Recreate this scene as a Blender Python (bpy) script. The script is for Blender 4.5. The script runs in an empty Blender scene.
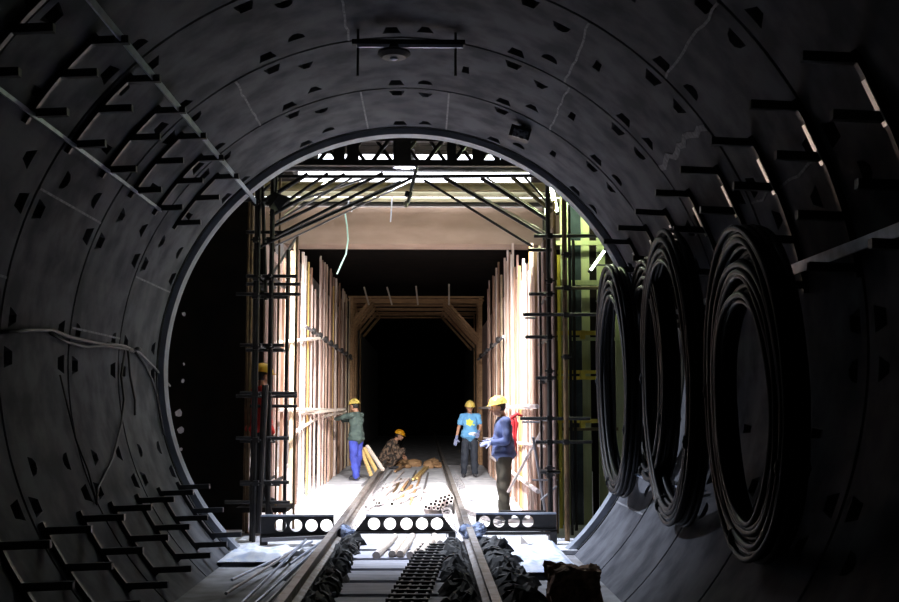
import bpy, bmesh, math, random
from mathutils import Vector as V, Matrix, noise
random.seed(7)
PI = math.pi
sc = bpy.context.scene
COL = bpy.data.collections.new('Scene'); sc.collection.children.link(COL); C = COL.objects
CAMZ = 1.55          # eye height above the chamber floor; world x=0,y=0 is under the photographer
F = 1097.0

# ------------------------------------------------------------ camera
pit = math.atan(107/F); yaw = math.atan(24.5/F*math.cos(pit))
cam = bpy.data.cameras.new('camera'); co = bpy.data.objects.new('camera', cam); C.link(co)
co.location = (0, 0, CAMZ); co.rotation_euler = (PI/2+pit, 0, -yaw)
cam.sensor_width = 36; cam.lens = F/899*36; cam.clip_end = 300
sc.camera = co
RM = co.rotation_euler.to_matrix()
def P(px, py, d):
    """place measured off the photograph: pixel + distance along the tunnel -> metres"""
    v = RM @ V(((px-449.5)/F, (301-py)/F, -1)); v = v*(d/v.y)
    return V((v.x, v.y, v.z+CAMZ))
def Dx(px, x):       # distance at which the floor-parallel line at this x shows at column px
    return x*F/(px-425)

# ------------------------------------------------------------ materials
MATS = {}
def mat(name, col, col2=None, rough=.7, metal=0, scale=6, bump=0, emit=None, es=1, stretch=(1, 1, 1), thr=(.35, .65), spec=.5):
    if name in MATS: return MATS[name]
    m = bpy.data.materials.new(name); m.use_nodes = True; nt = m.node_tree; N = nt.nodes; L = nt.links
    b = N['Principled BSDF']; b.inputs['Roughness'].default_value = rough; b.inputs['Metallic'].default_value = metal
    b.inputs['Specular IOR Level'].default_value = spec
    b.inputs['Base Color'].default_value = (*col, 1)
    if col2 is not None or bump:
        tc = N.new('ShaderNodeTexCoord'); mp = N.new('ShaderNodeMapping'); mp.inputs['Scale'].default_value = stretch
        nz = N.new('ShaderNodeTexNoise'); nz.inputs['Scale'].default_value = scale; nz.inputs['Detail'].default_value = 6
        L.new(tc.outputs['Object'], mp.inputs[0]); L.new(mp.outputs[0], nz.inputs['Vector'])
        if col2 is not None:
            r = N.new('ShaderNodeValToRGB'); e = r.color_ramp.elements
            e[0].position, e[1].position = thr; e[0].color = (*col, 1); e[1].color = (*col2, 1)
            L.new(nz.outputs['Fac'], r.inputs[0]); L.new(r.outputs[0], b.inputs['Base Color'])
        if bump:
            bp = N.new('ShaderNodeBump'); bp.inputs['Strength'].default_value = bump; bp.inputs['Distance'].default_value = .02
            L.new(nz.outputs['Fac'], bp.inputs['Height']); L.new(bp.outputs[0], b.inputs['Normal'])
    if emit:
        b.inputs['Emission Color'].default_value = (*emit, 1); b.inputs['Emission Strength'].default_value = es
    MATS[name] = m
    return m
def ocol(name, rough=.7, thr=(.3, .7)):      # colour varies per object around a wood ramp
    if name in MATS: return MATS[name]
    m = bpy.data.materials.new(name); m.use_nodes = True; nt = m.node_tree; N = nt.nodes; L = nt.links
    b = N['Principled BSDF']; b.inputs['Roughness'].default_value = rough
    oi = N.new('ShaderNodeObjectInfo'); r = N.new('ShaderNodeValToRGB'); r.color_ramp.interpolation = 'CONSTANT'
    cols = [(0, (.52, .36, .28)), (.14, (.70, .55, .50)), (.3, (.30, .17, .11)), (.44, (.62, .42, .14)), (.52, (.72, .60, .54)), (.68, (.46, .29, .24)), (.8, (.60, .48, .33)), (.92, (.18, .10, .07))]
    e = r.color_ramp.elements; e[0].color = (*cols[0][1], 1); e[0].position = 0; e[1].position = .14; e[1].color = (*cols[1][1], 1)
    for p_, c_ in cols[2:]:
        q = e.new(p_); q.color = (*c_, 1)
    tc = N.new('ShaderNodeTexCoord'); mp = N.new('ShaderNodeMapping'); mp.inputs['Scale'].default_value = (14, 14, 1.2)
    nz = N.new('ShaderNodeTexNoise'); nz.inputs['Scale'].default_value = 2; nz.inputs['Detail'].default_value = 5
    mx = N.new('ShaderNodeMix'); mx.data_type = 'RGBA'; mx.blend_type = 'MULTIPLY'; mx.inputs[0].default_value = .8
    r2 = N.new('ShaderNodeValToRGB'); r2.color_ramp.elements[0].position = .35; r2.color_ramp.elements[0].color = (.5, .42, .36, 1); r2.color_ramp.elements[1].position = .6; r2.color_ramp.elements[1].color = (1, 1, 1, 1)
    L.new(oi.outputs['Random'], r.inputs[0]); L.new(tc.outputs['Object'], mp.inputs[0]); L.new(mp.outputs[0], nz.inputs['Vector'])
    L.new(nz.outputs['Fac'], r2.inputs[0]); L.new(r.outputs[0], mx.inputs[6]); L.new(r2.outputs[0], mx.inputs[7]); L.new(mx.outputs[2], b.inputs['Base Color'])
    MATS[name] = m; return m

CONC = mat('lining_concrete', (.068, .070, .080), (.140, .142, .158), rough=.8, scale=3.2, bump=.35, thr=(.36, .62), spec=.06)
FILL = mat('joint_mortar', (.30, .30, .32), (.16, .16, .17), rough=.9, scale=25)
SEAL = mat('rubber_seal', (.012, .012, .013), rough=.8)
FLANGE = mat('flange_steel', (.30, .32, .37), (.22, .24, .28), rough=.45, metal=0, scale=5)
DARK = mat('dark_steel', (.02, .02, .022), (.035, .03, .028), rough=.6, metal=.3, scale=15)
DTUBE = mat('scaffold_tube_black', (.012, .011, .012), (.03, .024, .02), rough=.5, metal=.2, scale=9)
BTUBE = mat('scaffold_tube_brown', (.20, .12, .05), (.09, .05, .025), rough=.5, metal=.2, scale=9)
YTUBE = mat('scaffold_tube_yellow', (.85, .70, .10), (.70, .55, .08), rough=.5, scale=9)
STEEL = mat('galvanised_steel', (.46, .50, .60), (.32, .35, .44), rough=.35, metal=.7, scale=12)
RAIL = mat('rail_steel', (.26, .25, .25), (.15, .12, .10), rough=.5, metal=.6, scale=10)
RUBBER = mat('cable_rubber', (.005, .005, .006), rough=.5, spec=.22)
BLACKM = mat('dark_wood_and_shade', (.010, .009, .009), (.018, .013, .010), rough=.95, scale=3, spec=.1)  # near-black, also paints the shade of void, roofs and back wall
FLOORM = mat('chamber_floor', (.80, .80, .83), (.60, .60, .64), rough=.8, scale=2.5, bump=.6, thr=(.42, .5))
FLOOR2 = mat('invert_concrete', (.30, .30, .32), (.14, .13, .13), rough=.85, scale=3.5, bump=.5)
BEAMC = mat('beam_concrete', (.48, .35, .27), (.40, .285, .215), rough=.85, scale=1.6, bump=.1, stretch=(1, 1, 3))
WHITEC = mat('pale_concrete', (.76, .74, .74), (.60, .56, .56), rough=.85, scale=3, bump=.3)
PLY = mat('plywood_sheet', (.30, .20, .17), (.20, .13, .11), rough=.8, scale=3, stretch=(1, 1, .3))
STUD = ocol('stud_timber')
BROWNT = mat('brown_timber', (.48, .28, .14), (.32, .18, .09), rough=.75, scale=5, stretch=(1, 6, 6))
PALET = mat('pale_timber', (.74, .66, .58), (.60, .50, .42), rough=.7, scale=6, stretch=(6, 1, 6))
YELT = mat('yellow_timber', (.72, .50, .20), (.55, .36, .14), rough=.7, scale=6, stretch=(6, 1, 6))
GREENP = mat('green_lit_formwork', (.62, .66, .36), (.46, .52, .28), rough=.7, scale=3, stretch=(4, 1, .5))  # pale green planks, with the lamp's greenish light added to their colour
GLASSP = mat('blue_film_sheet', (.05, .07, .08), (.02, .03, .035), rough=.25, scale=4)
SLEEP = mat('sleeper_timber', (.50, .50, .56), (.36, .36, .42), rough=.8, scale=5, bump=.3, stretch=(.6, 3, 1))
DEBRIS = mat('brown_debris', (.38, .22, .15), (.14, .08, .05), rough=.95, scale=14, bump=1)
OLIVE = mat('olive_steel', (.20, .16, .07), (.13, .10, .05), rough=.6, scale=4)
CREAM = mat('cream_steel', (.62, .58, .40), (.50, .45, .30), rough=.5, scale=4)
GREYP = mat('grey_pipe', (.30, .28, .29), (.2, .19, .2), rough=.45, metal=.3, scale=5)
PIPEM = mat('rusty_pipe', (.84, .78, .77), (.66, .55, .52), rough=.5, scale=9)
BLACKEND = mat('bore_dark', (.004, .004, .004), rough=.9, spec=0)  # black for the shade inside open pipe ends
CLOTHW = mat('white_sheet', (.78, .80, .86), (.55, .62, .78), rough=.8, scale=7, thr=(.45, .6))

# ------------------------------------------------------------ mesh helpers
def build(name, bm, m, parent=None, smooth=False, mats=None):
    me = bpy.data.meshes.new(name); bmesh.ops.recalc_face_normals(bm, faces=bm.faces) ; bm.to_mesh(me); bm.free()
    for x in (mats or [m]): me.materials.append(x)
    if smooth:
        for p in me.polygons: p.use_smooth = True
    o = bpy.data.objects.new(name, me); C.link(o)
    if parent: o.parent = parent; o.matrix_parent_inverse = parent.matrix_world.inverted() if False else Matrix.Translation(-parent.location) if parent.rotation_euler.z == 0 else (Matrix.Translation(parent.location) @ Matrix.Rotation(parent.rotation_euler.z, 4, 'Z')).inverted()
    return o
def childlocal(name, bm, m, parent, smooth=False):       # mesh given in the parent's own frame
    o = build(name, bm, m, None, smooth); o.parent = parent; return o
def tag(o, label, cat, group=None, kind=None):
    o['label'] = label; o['category'] = cat
    if group: o['group'] = group
    if kind: o['kind'] = kind
    return o
def struct(o): o['kind'] = 'structure'; return o
def thing(name, label, cat, loc, rz=0, group=None):
    o = bpy.data.objects.new(name, None); o.empty_display_size = .1; C.link(o); o.location = loc; o.rotation_euler = (0, 0, rz)
    return tag(o, label, cat, group)
def BM(): return bmesh.new()
def box(bm, lo, hi):
    v = [bm.verts.new((x, y, z)) for x in (lo[0], hi[0]) for y in (lo[1], hi[1]) for z in (lo[2], hi[2])]
    for f in ((0, 1, 3, 2), (4, 6, 7, 5), (0, 4, 5, 1), (2, 3, 7, 6), (0, 2, 6, 4), (1, 5, 7, 3)): bm.faces.new([v[i] for i in f])
    return bm
def frame(d, up=V((0, 0, 1))):
    d = d.normalized()
    if abs(d.dot(up)) > .95: up = V((0, 1, 0))
    s = d.cross(up).normalized(); return s, s.cross(d).normalized()
def beam(bm, a, b, w, h, up=V((0, 0, 1))):
    a, b = V(a), V(b); s, u = frame(b-a, up)
    q = [[bm.verts.new(p+s*i*w/2+u*j*h/2) for i, j in ((-1, -1), (1, -1), (1, 1), (-1, 1))] for p in (a, b)]
    bm.faces.new(q[0][::-1]); bm.faces.new(q[1])
    for i in range(4): bm.faces.new((q[0][i], q[0][(i+1) % 4], q[1][(i+1) % 4], q[1][i]))
    return bm
def tube(bm, pts, r, n=8, caps=True, closed=False):
    pts = [V(p) for p in pts]; rs = r if isinstance(r, (list, tuple)) else [r]*len(pts)
    rings = []; s = None; K = len(pts)
    for i, p in enumerate(pts):
        if closed: d = pts[(i+1) % K]-pts[i-1]
        else: d = (pts[min(i+1, K-1)]-pts[max(i-1, 0)])
        d = d.normalized() if d.length > 1e-9 else V((0, 0, 1))
        if s is None: s, u = frame(d)
        else:
            s = (s-d*s.dot(d)).normalized()
        u = d.cross(s)
        rings.append([bm.verts.new(p+(s*math.cos(2*PI*k/n)+u*math.sin(2*PI*k/n))*rs[i]) for k in range(n)])
    for i in range(K if closed else K-1):
        a, b = rings[i], rings[(i+1) % K]
        for k in range(n): bm.faces.new((a[k], a[(k+1) % n], b[(k+1) % n], b[k]))
    if caps and not closed:
        bm.faces.new(rings[0][::-1]); bm.faces.new(rings[-1])
    return bm
def pipe(bm, a, b, r, n=10, wall=.25):       # hollow open-ended pipe
    a, b = V(a), V(b); s, u = frame(b-a)
    R = [[bm.verts.new(p+(s*math.cos(2*PI*k/n)+u*math.sin(2*PI*k/n))*q) for k in range(n)] for p, q in ((a, r), (b, r), (b, r*(1-wall)), (a, r*(1-wall)))]
    for i in range(4):
        x, y = R[i], R[(i+1) % 4]
        for k in range(n): bm.faces.new((x[k], x[(k+1) % n], y[(k+1) % n], y[k]))
    return bm
def ell(bm, c, r, rot=None, sub=3):
    m = Matrix.Translation(V(c)) @ (rot.to_4x4() if rot else Matrix.Identity(4)) @ Matrix.Diagonal((*r, 1))
    bmesh.ops.create_icosphere(bm, subdivisions=sub, radius=1, matrix=m); return bm
def cone(bm, a, b, ra, rb, n=14):            # tapered limb with round ends
    a, b = V(a), V(b); K = 5
    tube(bm, [a.lerp(b, i/K) for i in range(K+1)], [ra+(rb-ra)*i/K for i in range(K+1)], n)
    ell(bm, a, (ra,)*3, sub=2); ell(bm, b, (rb,)*3, sub=2); return bm
def arc(c, r, a0, a1, n, y):                 # points on a circle about the tunnel axis
    return [V((c[0]+r*math.sin(a0+(a1-a0)*i/n), y, c[1]+r*math.cos(a0+(a1-a0)*i/n))) for i in range(n+1)]
def baked(bm, voxel=None, smooth=0, rough=0):
    """fuse overlapping solids to one skin"""
    me = bpy.data.meshes.new('t'); bm.to_mesh(me); bm.free(); o = bpy.data.objects.new('t', me); sc.collection.objects.link(o)
    if voxel:
        m = o.modifiers.new('r', 'REMESH'); m.mode = 'VOXEL'; m.voxel_size = voxel
    if smooth:
        m = o.modifiers.new('s', 'SMOOTH'); m.iterations = smooth; m.factor = .5
    bpy.context.view_layer.update()
    dg = bpy.context.evaluated_depsgraph_get(); n = bpy.data.meshes.new_from_object(o.evaluated_get(dg))
    bpy.data.objects.remove(o); b = bmesh.new(); b.from_mesh(n); bpy.data.meshes.remove(n)
    if rough:
        for v in b.verts:
            v.co += v.normal*rough*noise.noise(v.co*9)
    return b
ORD = ['nearest', 'second', 'third', 'fourth', 'fifth', 'sixth', 'seventh', 'eighth', 'ninth', 'tenth', 'eleventh', 'twelfth']

# ------------------------------------------------------------ tunnel lining
CX, CZ, R = -.22, CAMZ+.43, 2.75
YR = 12.2; RW = 1.5
def ringpts(prof, n, bm, closed=True):
    """revolve a list of (y, radius) about the tunnel axis"""
    rows = [[bm.verts.new((CX+r*math.sin(2*PI*k/n), y, CZ+r*math.cos(2*PI*k/n))) for k in range(n)] for y, r in prof]
    m = len(rows)
    for i in range(m if closed else m-1):
        a, b = rows[i], rows[(i+1) % m]
        for k in range(n): bm.faces.new((a[k], a[(k+1) % n], b[(k+1) % n], b[k]))
    return bm
def lining():
    bm = BM(); prof = []; y = YR; g = .018
    k = 0
    prof.append((YR, R))
    while k < 11:
        y -= RW; prof += [(y+g, R), (y+g, R+.06), (y-g, R+.06), (y-g, R)]; k += 1
    y -= .4; prof.append((y, R)); prof += [(y, R+.32), (YR, R+.32)]
    ringpts(prof, 176, bm)
    bmesh.ops.recalc_face_normals(bm, faces=bm.faces)
    # bolt pockets
    cut = BM()
    def pocket(ang, y0, y1, w0, w1, dep=.11, nn=4):
        # widest at y0 (near the joint), narrower at y1, cut into the inner face
        pr = []
        if nn == 4: pr = [(-w0, y0), (w0, y0), (w1, y1), (-w1, y1)]
        else: pr = [(-w0, y0), (w0, y0)]+[(w0*math.cos(t), y0+(y1-y0)*math.sin(t)) for t in (PI*.2, PI*.4, PI*.6, PI*.8)]
        lo, hi = [], []
        for s, yy in pr:
            for rr, lst, sh in ((R-.06, lo, 1), (R+dep, hi, .8)):
                lst.append(cut.verts.new((CX+rr*math.sin(ang)+s*sh*math.cos(ang), yy, CZ+rr*math.cos(ang)-s*sh*math.sin(ang))))
        cut.faces.new(lo); cut.faces.new(hi[::-1]); K = len(lo)
        for i in range(K): cut.faces.new((lo[i], hi[i], hi[(i+1) % K], lo[(i+1) % K]))
    for k in range(5):
        ya = YR-RW*k; yb = ya-RW
        rnd = random.Random(k)
        for j in range(16):
            A = math.radians(1.5+22.5*j+(11.25 if False else 0))
            if abs(((A+PI) % (2*PI))-PI) > math.radians(128): continue
            for (edge, dr) in ((ya, -1), (yb, 1)):
                e0 = edge+dr*(.1 if edge < YR else .07)
                pocket(A-.052, e0, e0+dr*.16, .085, .05)
                pocket(A+.052, e0+dr*(.22 if j % 2 else .05), e0+dr*(.36 if j % 2 else .19), .08, .03, nn=6 if (j+k) % 2 else 4)
            if j % 3 == 1 or k == 1 and j == 0:
                pocket(A+.19, ya-RW*.47, ya-RW*.60, .04, .03, dep=.06)
    bmesh.ops.recalc_face_normals(cut, faces=cut.faces)
    me = bpy.data.meshes.new('wall_tunnel'); bm.to_mesh(me); bm.free()
    o = bpy.data.objects.new('wall_tunnel', me); sc.collection.objects.link(o)
    mc = bpy.data.meshes.new('c'); cut.to_mesh(mc); cut.free(); oc = bpy.data.objects.new('c', mc); sc.collection.objects.link(oc)
    m = o.modifiers.new('b', 'BOOLEAN'); m.operation = 'DIFFERENCE'; m.solver = 'EXACT'; m.object = oc
    bpy.context.view_layer.update(); dg = bpy.context.evaluated_depsgraph_get()
    n = bpy.data.meshes.new_from_object(o.evaluated_get(dg)); bpy.data.objects.remove(o); bpy.data.objects.remove(oc)
    n.name = 'wall_tunnel'; n.materials.clear(); n.materials.append(CONC)
    o = bpy.data.objects.new('wall_tunnel', n); C.link(o); return struct(o)
LIN = lining()
# longitudinal joints between segments, pointed with mortar
def seam(ring, deg, wob=0, w=.018):
    y1 = YR-RW*(ring-1)-.02; y0 = y1-RW+.04; a = math.radians(deg); bm = BM(); pts = []
    for i in range(13):
        t = i/12; aa = a+wob*noise.noise(V((ring*3.1, t*6, deg)))
        pts.append(V((CX+(R-.002)*math.sin(aa), y0+(y1-y0)*t, CZ+(R-.002)*math.cos(aa))))
    s = V((math.cos(a), 0, -math.sin(a))); u = V((math.sin(a), 0, math.cos(a)))
    rows = [[bm.verts.new(p+s*i*w*(.5+.12*wob*20*random.random())+u*j) for i, j in ((-1, .01), (1, .01), (1, -.004), (-1, -.004))] for p in pts]
    for i in range(12):
        for k in range(4): bm.faces.new((rows[i][k], rows[i][(k+1) % 4], rows[i+1][(k+1) % 4], rows[i+1][k]))
    bm.faces.new(rows[0]); bm.faces.new(rows[-1][::-1])
    build('joint_mortar', bm, FILL, LIN)
for a in ((1, -9, 0), (1, 9.5, 0), (1, -72, 0), (1, 75, 0), (1, 122, 0), (2, -31, .01), (2, 32, .01), (2, -85, 0), (3, -9, .012), (3, 31, .01), (3, 54, .03, .05), (3, -66, 0), (4, 45, .01), (4, 68, .02), (4, -80, 0)): seam(*a)
# steel flange and seal at the mouth
bm = ringpts([(YR+.002, R+.31), (YR+.002, R-.01), (YR+.05, R-.01), (YR+.05, R+.31)], 160, BM()); s_ = struct(build('trim_1', bm, SEAL, smooth=False))
bm = ringpts([(YR+.05, R+.3), (YR+.05, R-.075), (YR+.12, R-.085), (YR+.2, R-.085), (YR+.2, R+.3)], 160, BM()); struct(build('trim_2', bm, FLANGE))
# wall the lining comes through
bm = BM(); n = 96
for k in range(n):
    a0, a1 = 2*PI*k/n, 2*PI*(k+1)/n
    def sq(a, y):
        s, c = math.sin(a), math.cos(a); m = 9/max(abs(s), abs(c)); return (CX+m*s, y, CZ+m*c)
    vs = [bm.verts.new(p) for p in ((CX+(R+.05)*math.sin(a0), YR+.42, CZ+(R+.05)*math.cos(a0)), (CX+(R+.05)*math.sin(a1), YR+.42, CZ+(R+.05)*math.cos(a1)), sq(a1, YR+.42), sq(a0, YR+.42))]
    bm.faces.new(vs)
o = build('wall_front', bm, BLACKM); md = o.modifiers.new('s', 'SOLIDIFY'); md.thickness = .1; md.offset = 0; struct(o)
# unseen cap added behind the photographer to keep sky light out
bm = ringpts([(YR-RW*11-.4, R+.3), (YR-RW*11-.4, .001), (YR-RW*11-.45, .001), (YR-RW*11-.45, R+.3)], 64, BM()); struct(build('wall_cap', bm, BLACKM))

# ------------------------------------------------------------ chamber shell
def slab(name, lo, hi, m): return struct(build(name, box(BM(), lo, hi), m))
slab('floor', (-4.6, YR-.02, -.3), (4.2, 62, 0), FLOORM)
bm = box(BM(), (CX-1.93, -4.6, -.12), (CX+1.93, YR-.02, -.05)); struct(build('floor', bm, FLOOR2))
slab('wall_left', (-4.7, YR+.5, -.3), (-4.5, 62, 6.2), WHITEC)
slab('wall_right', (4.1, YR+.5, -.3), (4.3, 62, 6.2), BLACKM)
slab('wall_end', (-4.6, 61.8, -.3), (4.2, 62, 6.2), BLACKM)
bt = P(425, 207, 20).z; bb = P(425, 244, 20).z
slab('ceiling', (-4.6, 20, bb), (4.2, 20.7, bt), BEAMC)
slab('ceiling', (-4.6, 20.7, bb+.45), (4.2, 62, bt), BLACKM)  # black colour puts the dark above the portal into this roof
slab('ceiling', (-4.7, YR+.5, 5.7), (-2.35, 20, 5.9), BLACKM)  # unseen roof strip added to keep the left void dark
slab('ceiling', (1.95, YR+.5, 5.7), (4.3, 20, 5.9), BLACKM)  # unseen roof strip added to shade the green panel from the sky
# side walls of the covered box behind the formwork
slab('wall_left', (-2.75, 20, 0), (-2.6, 61, bb), WHITEC)
slab('wall_right', (2.2, 20, 0), (2.35, 61, bb), WHITEC)
# pale kicker wall behind the left scaffold
for i, (y0, y1, h, x) in enumerate(((14.6, 20, .55, -2.3), (14.6, 20, 1.25, -2.5))):
    slab('trim_%d' % (3+i), (x-.25, y0, 0), (x, y1, h), WHITEC)

# dark hoarding added for the black void left of scaffold, with daylight gaps
bm = BM()
hy = 14.3
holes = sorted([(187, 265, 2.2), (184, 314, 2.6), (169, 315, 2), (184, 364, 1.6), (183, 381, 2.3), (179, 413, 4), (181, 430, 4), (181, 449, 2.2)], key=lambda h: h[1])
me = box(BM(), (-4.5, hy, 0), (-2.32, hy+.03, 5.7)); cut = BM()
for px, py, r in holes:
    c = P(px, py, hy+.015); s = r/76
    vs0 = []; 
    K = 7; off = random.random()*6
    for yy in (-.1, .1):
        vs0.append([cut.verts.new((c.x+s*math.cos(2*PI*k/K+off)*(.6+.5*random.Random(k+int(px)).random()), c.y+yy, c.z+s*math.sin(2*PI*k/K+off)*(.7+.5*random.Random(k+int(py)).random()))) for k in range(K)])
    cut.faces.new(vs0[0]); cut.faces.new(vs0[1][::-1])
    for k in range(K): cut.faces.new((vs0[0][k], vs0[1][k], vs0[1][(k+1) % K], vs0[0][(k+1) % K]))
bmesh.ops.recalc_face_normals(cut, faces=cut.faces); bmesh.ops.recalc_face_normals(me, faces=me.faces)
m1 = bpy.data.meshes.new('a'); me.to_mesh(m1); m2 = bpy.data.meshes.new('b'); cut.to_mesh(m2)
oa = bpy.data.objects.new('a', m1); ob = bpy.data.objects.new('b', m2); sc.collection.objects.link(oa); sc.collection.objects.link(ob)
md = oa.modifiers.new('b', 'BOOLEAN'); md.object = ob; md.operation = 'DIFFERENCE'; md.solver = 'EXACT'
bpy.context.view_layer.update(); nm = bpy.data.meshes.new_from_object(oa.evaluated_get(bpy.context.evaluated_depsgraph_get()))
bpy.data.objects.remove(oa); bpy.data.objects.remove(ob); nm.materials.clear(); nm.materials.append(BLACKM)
ho = bpy.data.objects.new('backdrop', nm); C.link(ho); tag(ho, 'black hoarding sheet added for the dark void left of the scaffold, with small holes letting light through', 'backdrop')

# ------------------------------------------------------------ stud walls of the formwork
def stud_wall(name, label, x, studs, side, backz, yfar):
    ys = [s[0] for s in studs]; t = thing(name, label, 'formwork', (x, min(ys), 0))
    for (y, h, w) in studs:
        if y > 19.8: h = min(h, bb-.03)
        bm = BM(); lean = random.uniform(-.018, .018); xo = random.uniform(-.02, .03)
        if random.random() < .35: tube(bm, [(x+xo, y, .01), (x+xo+lean, y, h)], .019, 8)
        else: beam(bm, (x+xo, y, .01), (x+xo+lean, y+lean, h), .036, w, V((0, 1, 0)))
        build('stud', bm, STUD, t)
    bm = box(BM(), (x+side*.06, backz[1], backz[0]), (x+side*.08, yfar, 3.75)); build('plywood_sheet', bm, PLY, t)
    return t
top_l = [(271, 274), (274, 262), (278, 266), (281, 258), (286, 262), (290, 251), (293, 236), (298, 250), (302, 252), (305, 256), (309, 262), (312, 268), (319, 245), (322, 250), (325, 252), (328, 257), (331, 262), (334, 266), (336, 270), (338, 276), (340, 280), (342, 284), (344, 288), (346, 291), (348, 294), (349.5, 296)]
def studs_from(lst, x):
    out = []
    for i, (px, py) in enumerate(lst):
        d = Dx(px, x); h = P(px, py, d).z; out.append((d, h, random.uniform(.05, .085)))
        if i+1 < len(lst) and not (x < 0 and px < 306):
            d2 = Dx((px+lst[i+1][0])/2, x)
            out.append((d2, h-random.uniform(.05, .5), random.uniform(.05, .09)))
    return out
SL = studs_from(top_l, -2.07)
stl = stud_wall('stud_formwork', 'long left formwork wall of upright mixed pale and rusty timber studs', -2.07, SL, -1, (1.28, 14.6), 30)
top_r = [(487.5, 289), (489.5, 274), (492, 269), (496, 262), (499, 260), (504, 258), (508, 250), (512, 243), (515, 267), (518, 255), (521, 266), (525, 259), (529, 247), (532, 243), (535, 267), (538, 252), (542, 246), (547, 240)]
SR = studs_from(top_r, 1.5)
strr = stud_wall('stud_formwork', 'right formwork wall of upright pinkish timber studs behind the two standing men', 1.5, SR, 1, (.02, 13.3), 30)
def wale(par, a, b, r, m, name='wale'):
    build(name, tube(BM(), [a, b], r, 8), m, par)
wale(stl, (-2.0, 18.2, CAMZ+1.36), (-2.0, 30, CAMZ+1.33), .03, GREYP)
for y in [19.4, 20.6, 21.8, 23, 24.4, 26, 27.6, 29]:
    build('coupler', ell(BM(), (-1.97, y, CAMZ+1.35), (.05, .09, .07), sub=2), DARK, stl)
wale(stl, P(272, 343, 14.9), P(322, 338, 21), .03, PALET)
wale(stl, (-2.0, 15, CAMZ-.02), (-2.0, 27, CAMZ-.05), .03, PALET)
wale(strr, (1.43, 14, CAMZ+.02), (1.43, 29, CAMZ+.0), .03, PIPEM)
wale(strr, (1.43, 20, CAMZ+1.3), (1.43, 29.6, CAMZ+1.3), .03, GREYP)
wale(strr, (1.43, 14, CAMZ-1.05), (1.43, 24, CAMZ-1.05), .03, PIPEM)
wale(strr, P(484, 438, 24), P(548, 447, 13.6), .02, PIPEM)
for y in [21, 23, 25, 27.5]: build('coupler', ell(BM(), (1.4, y, CAMZ+1.3), (.05, .09, .07), sub=2), DARK, strr)

# timber centring of the inner tunnel
XL, XR = -2.02, 1.52
for i, y in enumerate([30, 30.7, 31.5, 32.6, 34, 35.8]):
    zt = P(420, 297, 30).z; t = thing('formwork_arch', 'brown timber formwork frame at the inner tunnel mouth, %s one back' % ORD[i] if i else 'brown timber formwork frame standing foremost at the inner tunnel mouth', 'formwork', (0, y, 0))
    pass
    for dz in (0, -.09): build('cross_beam', beam(BM(), (XL-.1, y, zt+dz), (XR+.1, y, zt+dz), .07, .05), BROWNT, t)
    for sx, xo, cxw, cz in ((1, XL, .55, .72), (-1, XR, 1.0, 1.15)):
        for k in range(2):
            build('haunch_brace', beam(BM(), (xo+sx*cxw, y+k*.12, zt-.05), (xo, y+k*.12, zt-cz), .07, .07), BROWNT, t)
        px_ = xo if i < 3 else xo-sx*.09
        build('post', beam(BM(), (px_, y, 0), (px_, y, zt), .09 if i < 3 else .05, .09), BROWNT, t)
for i, (px, px2, py) in enumerate(((387, 392, 287), (364, 369, 287), (416, 418, 286), (449, 449, 284))):
    a = P(px, py, 29.9); b = P(px2, 305, 29.9)
    tag(build('timber_strut', beam(BM(), a, b, .045, .05), PALET), 'short pale strut end sticking up above the inner tunnel mouth, %s' % ['second from left', 'leftmost', 'third from left', 'rightmost'][i], 'strut')

# ------------------------------------------------------------ steelwork across the shaft, behind the scaffold
def cross(name, label, py0, py1, d, m, x0=-4.5, x1=4.1, round_=False, cat='beam', dep=.15):
    z0 = P(425, py1, d).z; z1 = P(425, py0, d).z; bm = BM()
    if round_: tube(bm, [(x0, d, (z0+z1)/2), (x1, d, (z0+z1)/2)], (z1-z0)/2, 12)
    else:                                  # rolled section: web between two flanges
        t = (z1-z0)*.18; box(bm, (x0, d-dep/2, z0), (x1, d+dep/2, z0+t)); box(bm, (x0, d-dep/2, z1-t), (x1, d+dep/2, z1)); box(bm, (x0, d-.012-dep*.2, z0+t*.9), (x1, d-dep*.2+.012, z1-t*.9))
    return tag(build(name, bm, m), label, cat)
cross('steel_beam', 'olive brown steel beam high across the shaft under the bright sky gap', 183, 190.8, 18.6, OLIVE)
cross('steel_pipe', 'thick cream steel pipe across the shaft just above the concrete beam', 190.6, 197, 19, CREAM, round_=True, cat='pipe')
cross('steel_pipe', 'thin cream pipe across the shaft below the thick cream pipe', 197.6, 201.9, 19.3, CREAM, round_=True, cat='pipe')
cross('steel_beam', 'dark steel beam resting on the brown concrete beam', 201.8, 205.4, 19.7, DARK)
cross('timber_plank', 'long white plank lying along the top edge of the concrete beam', 205.6, 207.2, 19.9, WHITEC, cat='plank', dep=.1)
cross('steel_beam', 'brown steel beam high across the shaft behind the lattice girder', 143.5, 150, 17, OLIVE)

# deck over the front of the scaffold
bm = BM(); dz = P(425, 143, 13.4).z
for k in range(7): box(bm, (-2.6, 12.75+k*.26, dz+.12), (2.3, 12.98+k*.26, dz+.17))
tag(build('plank_deck', bm, BLACKM), 'dark plank deck on top of the scaffold under the tunnel crown', 'deck')
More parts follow.
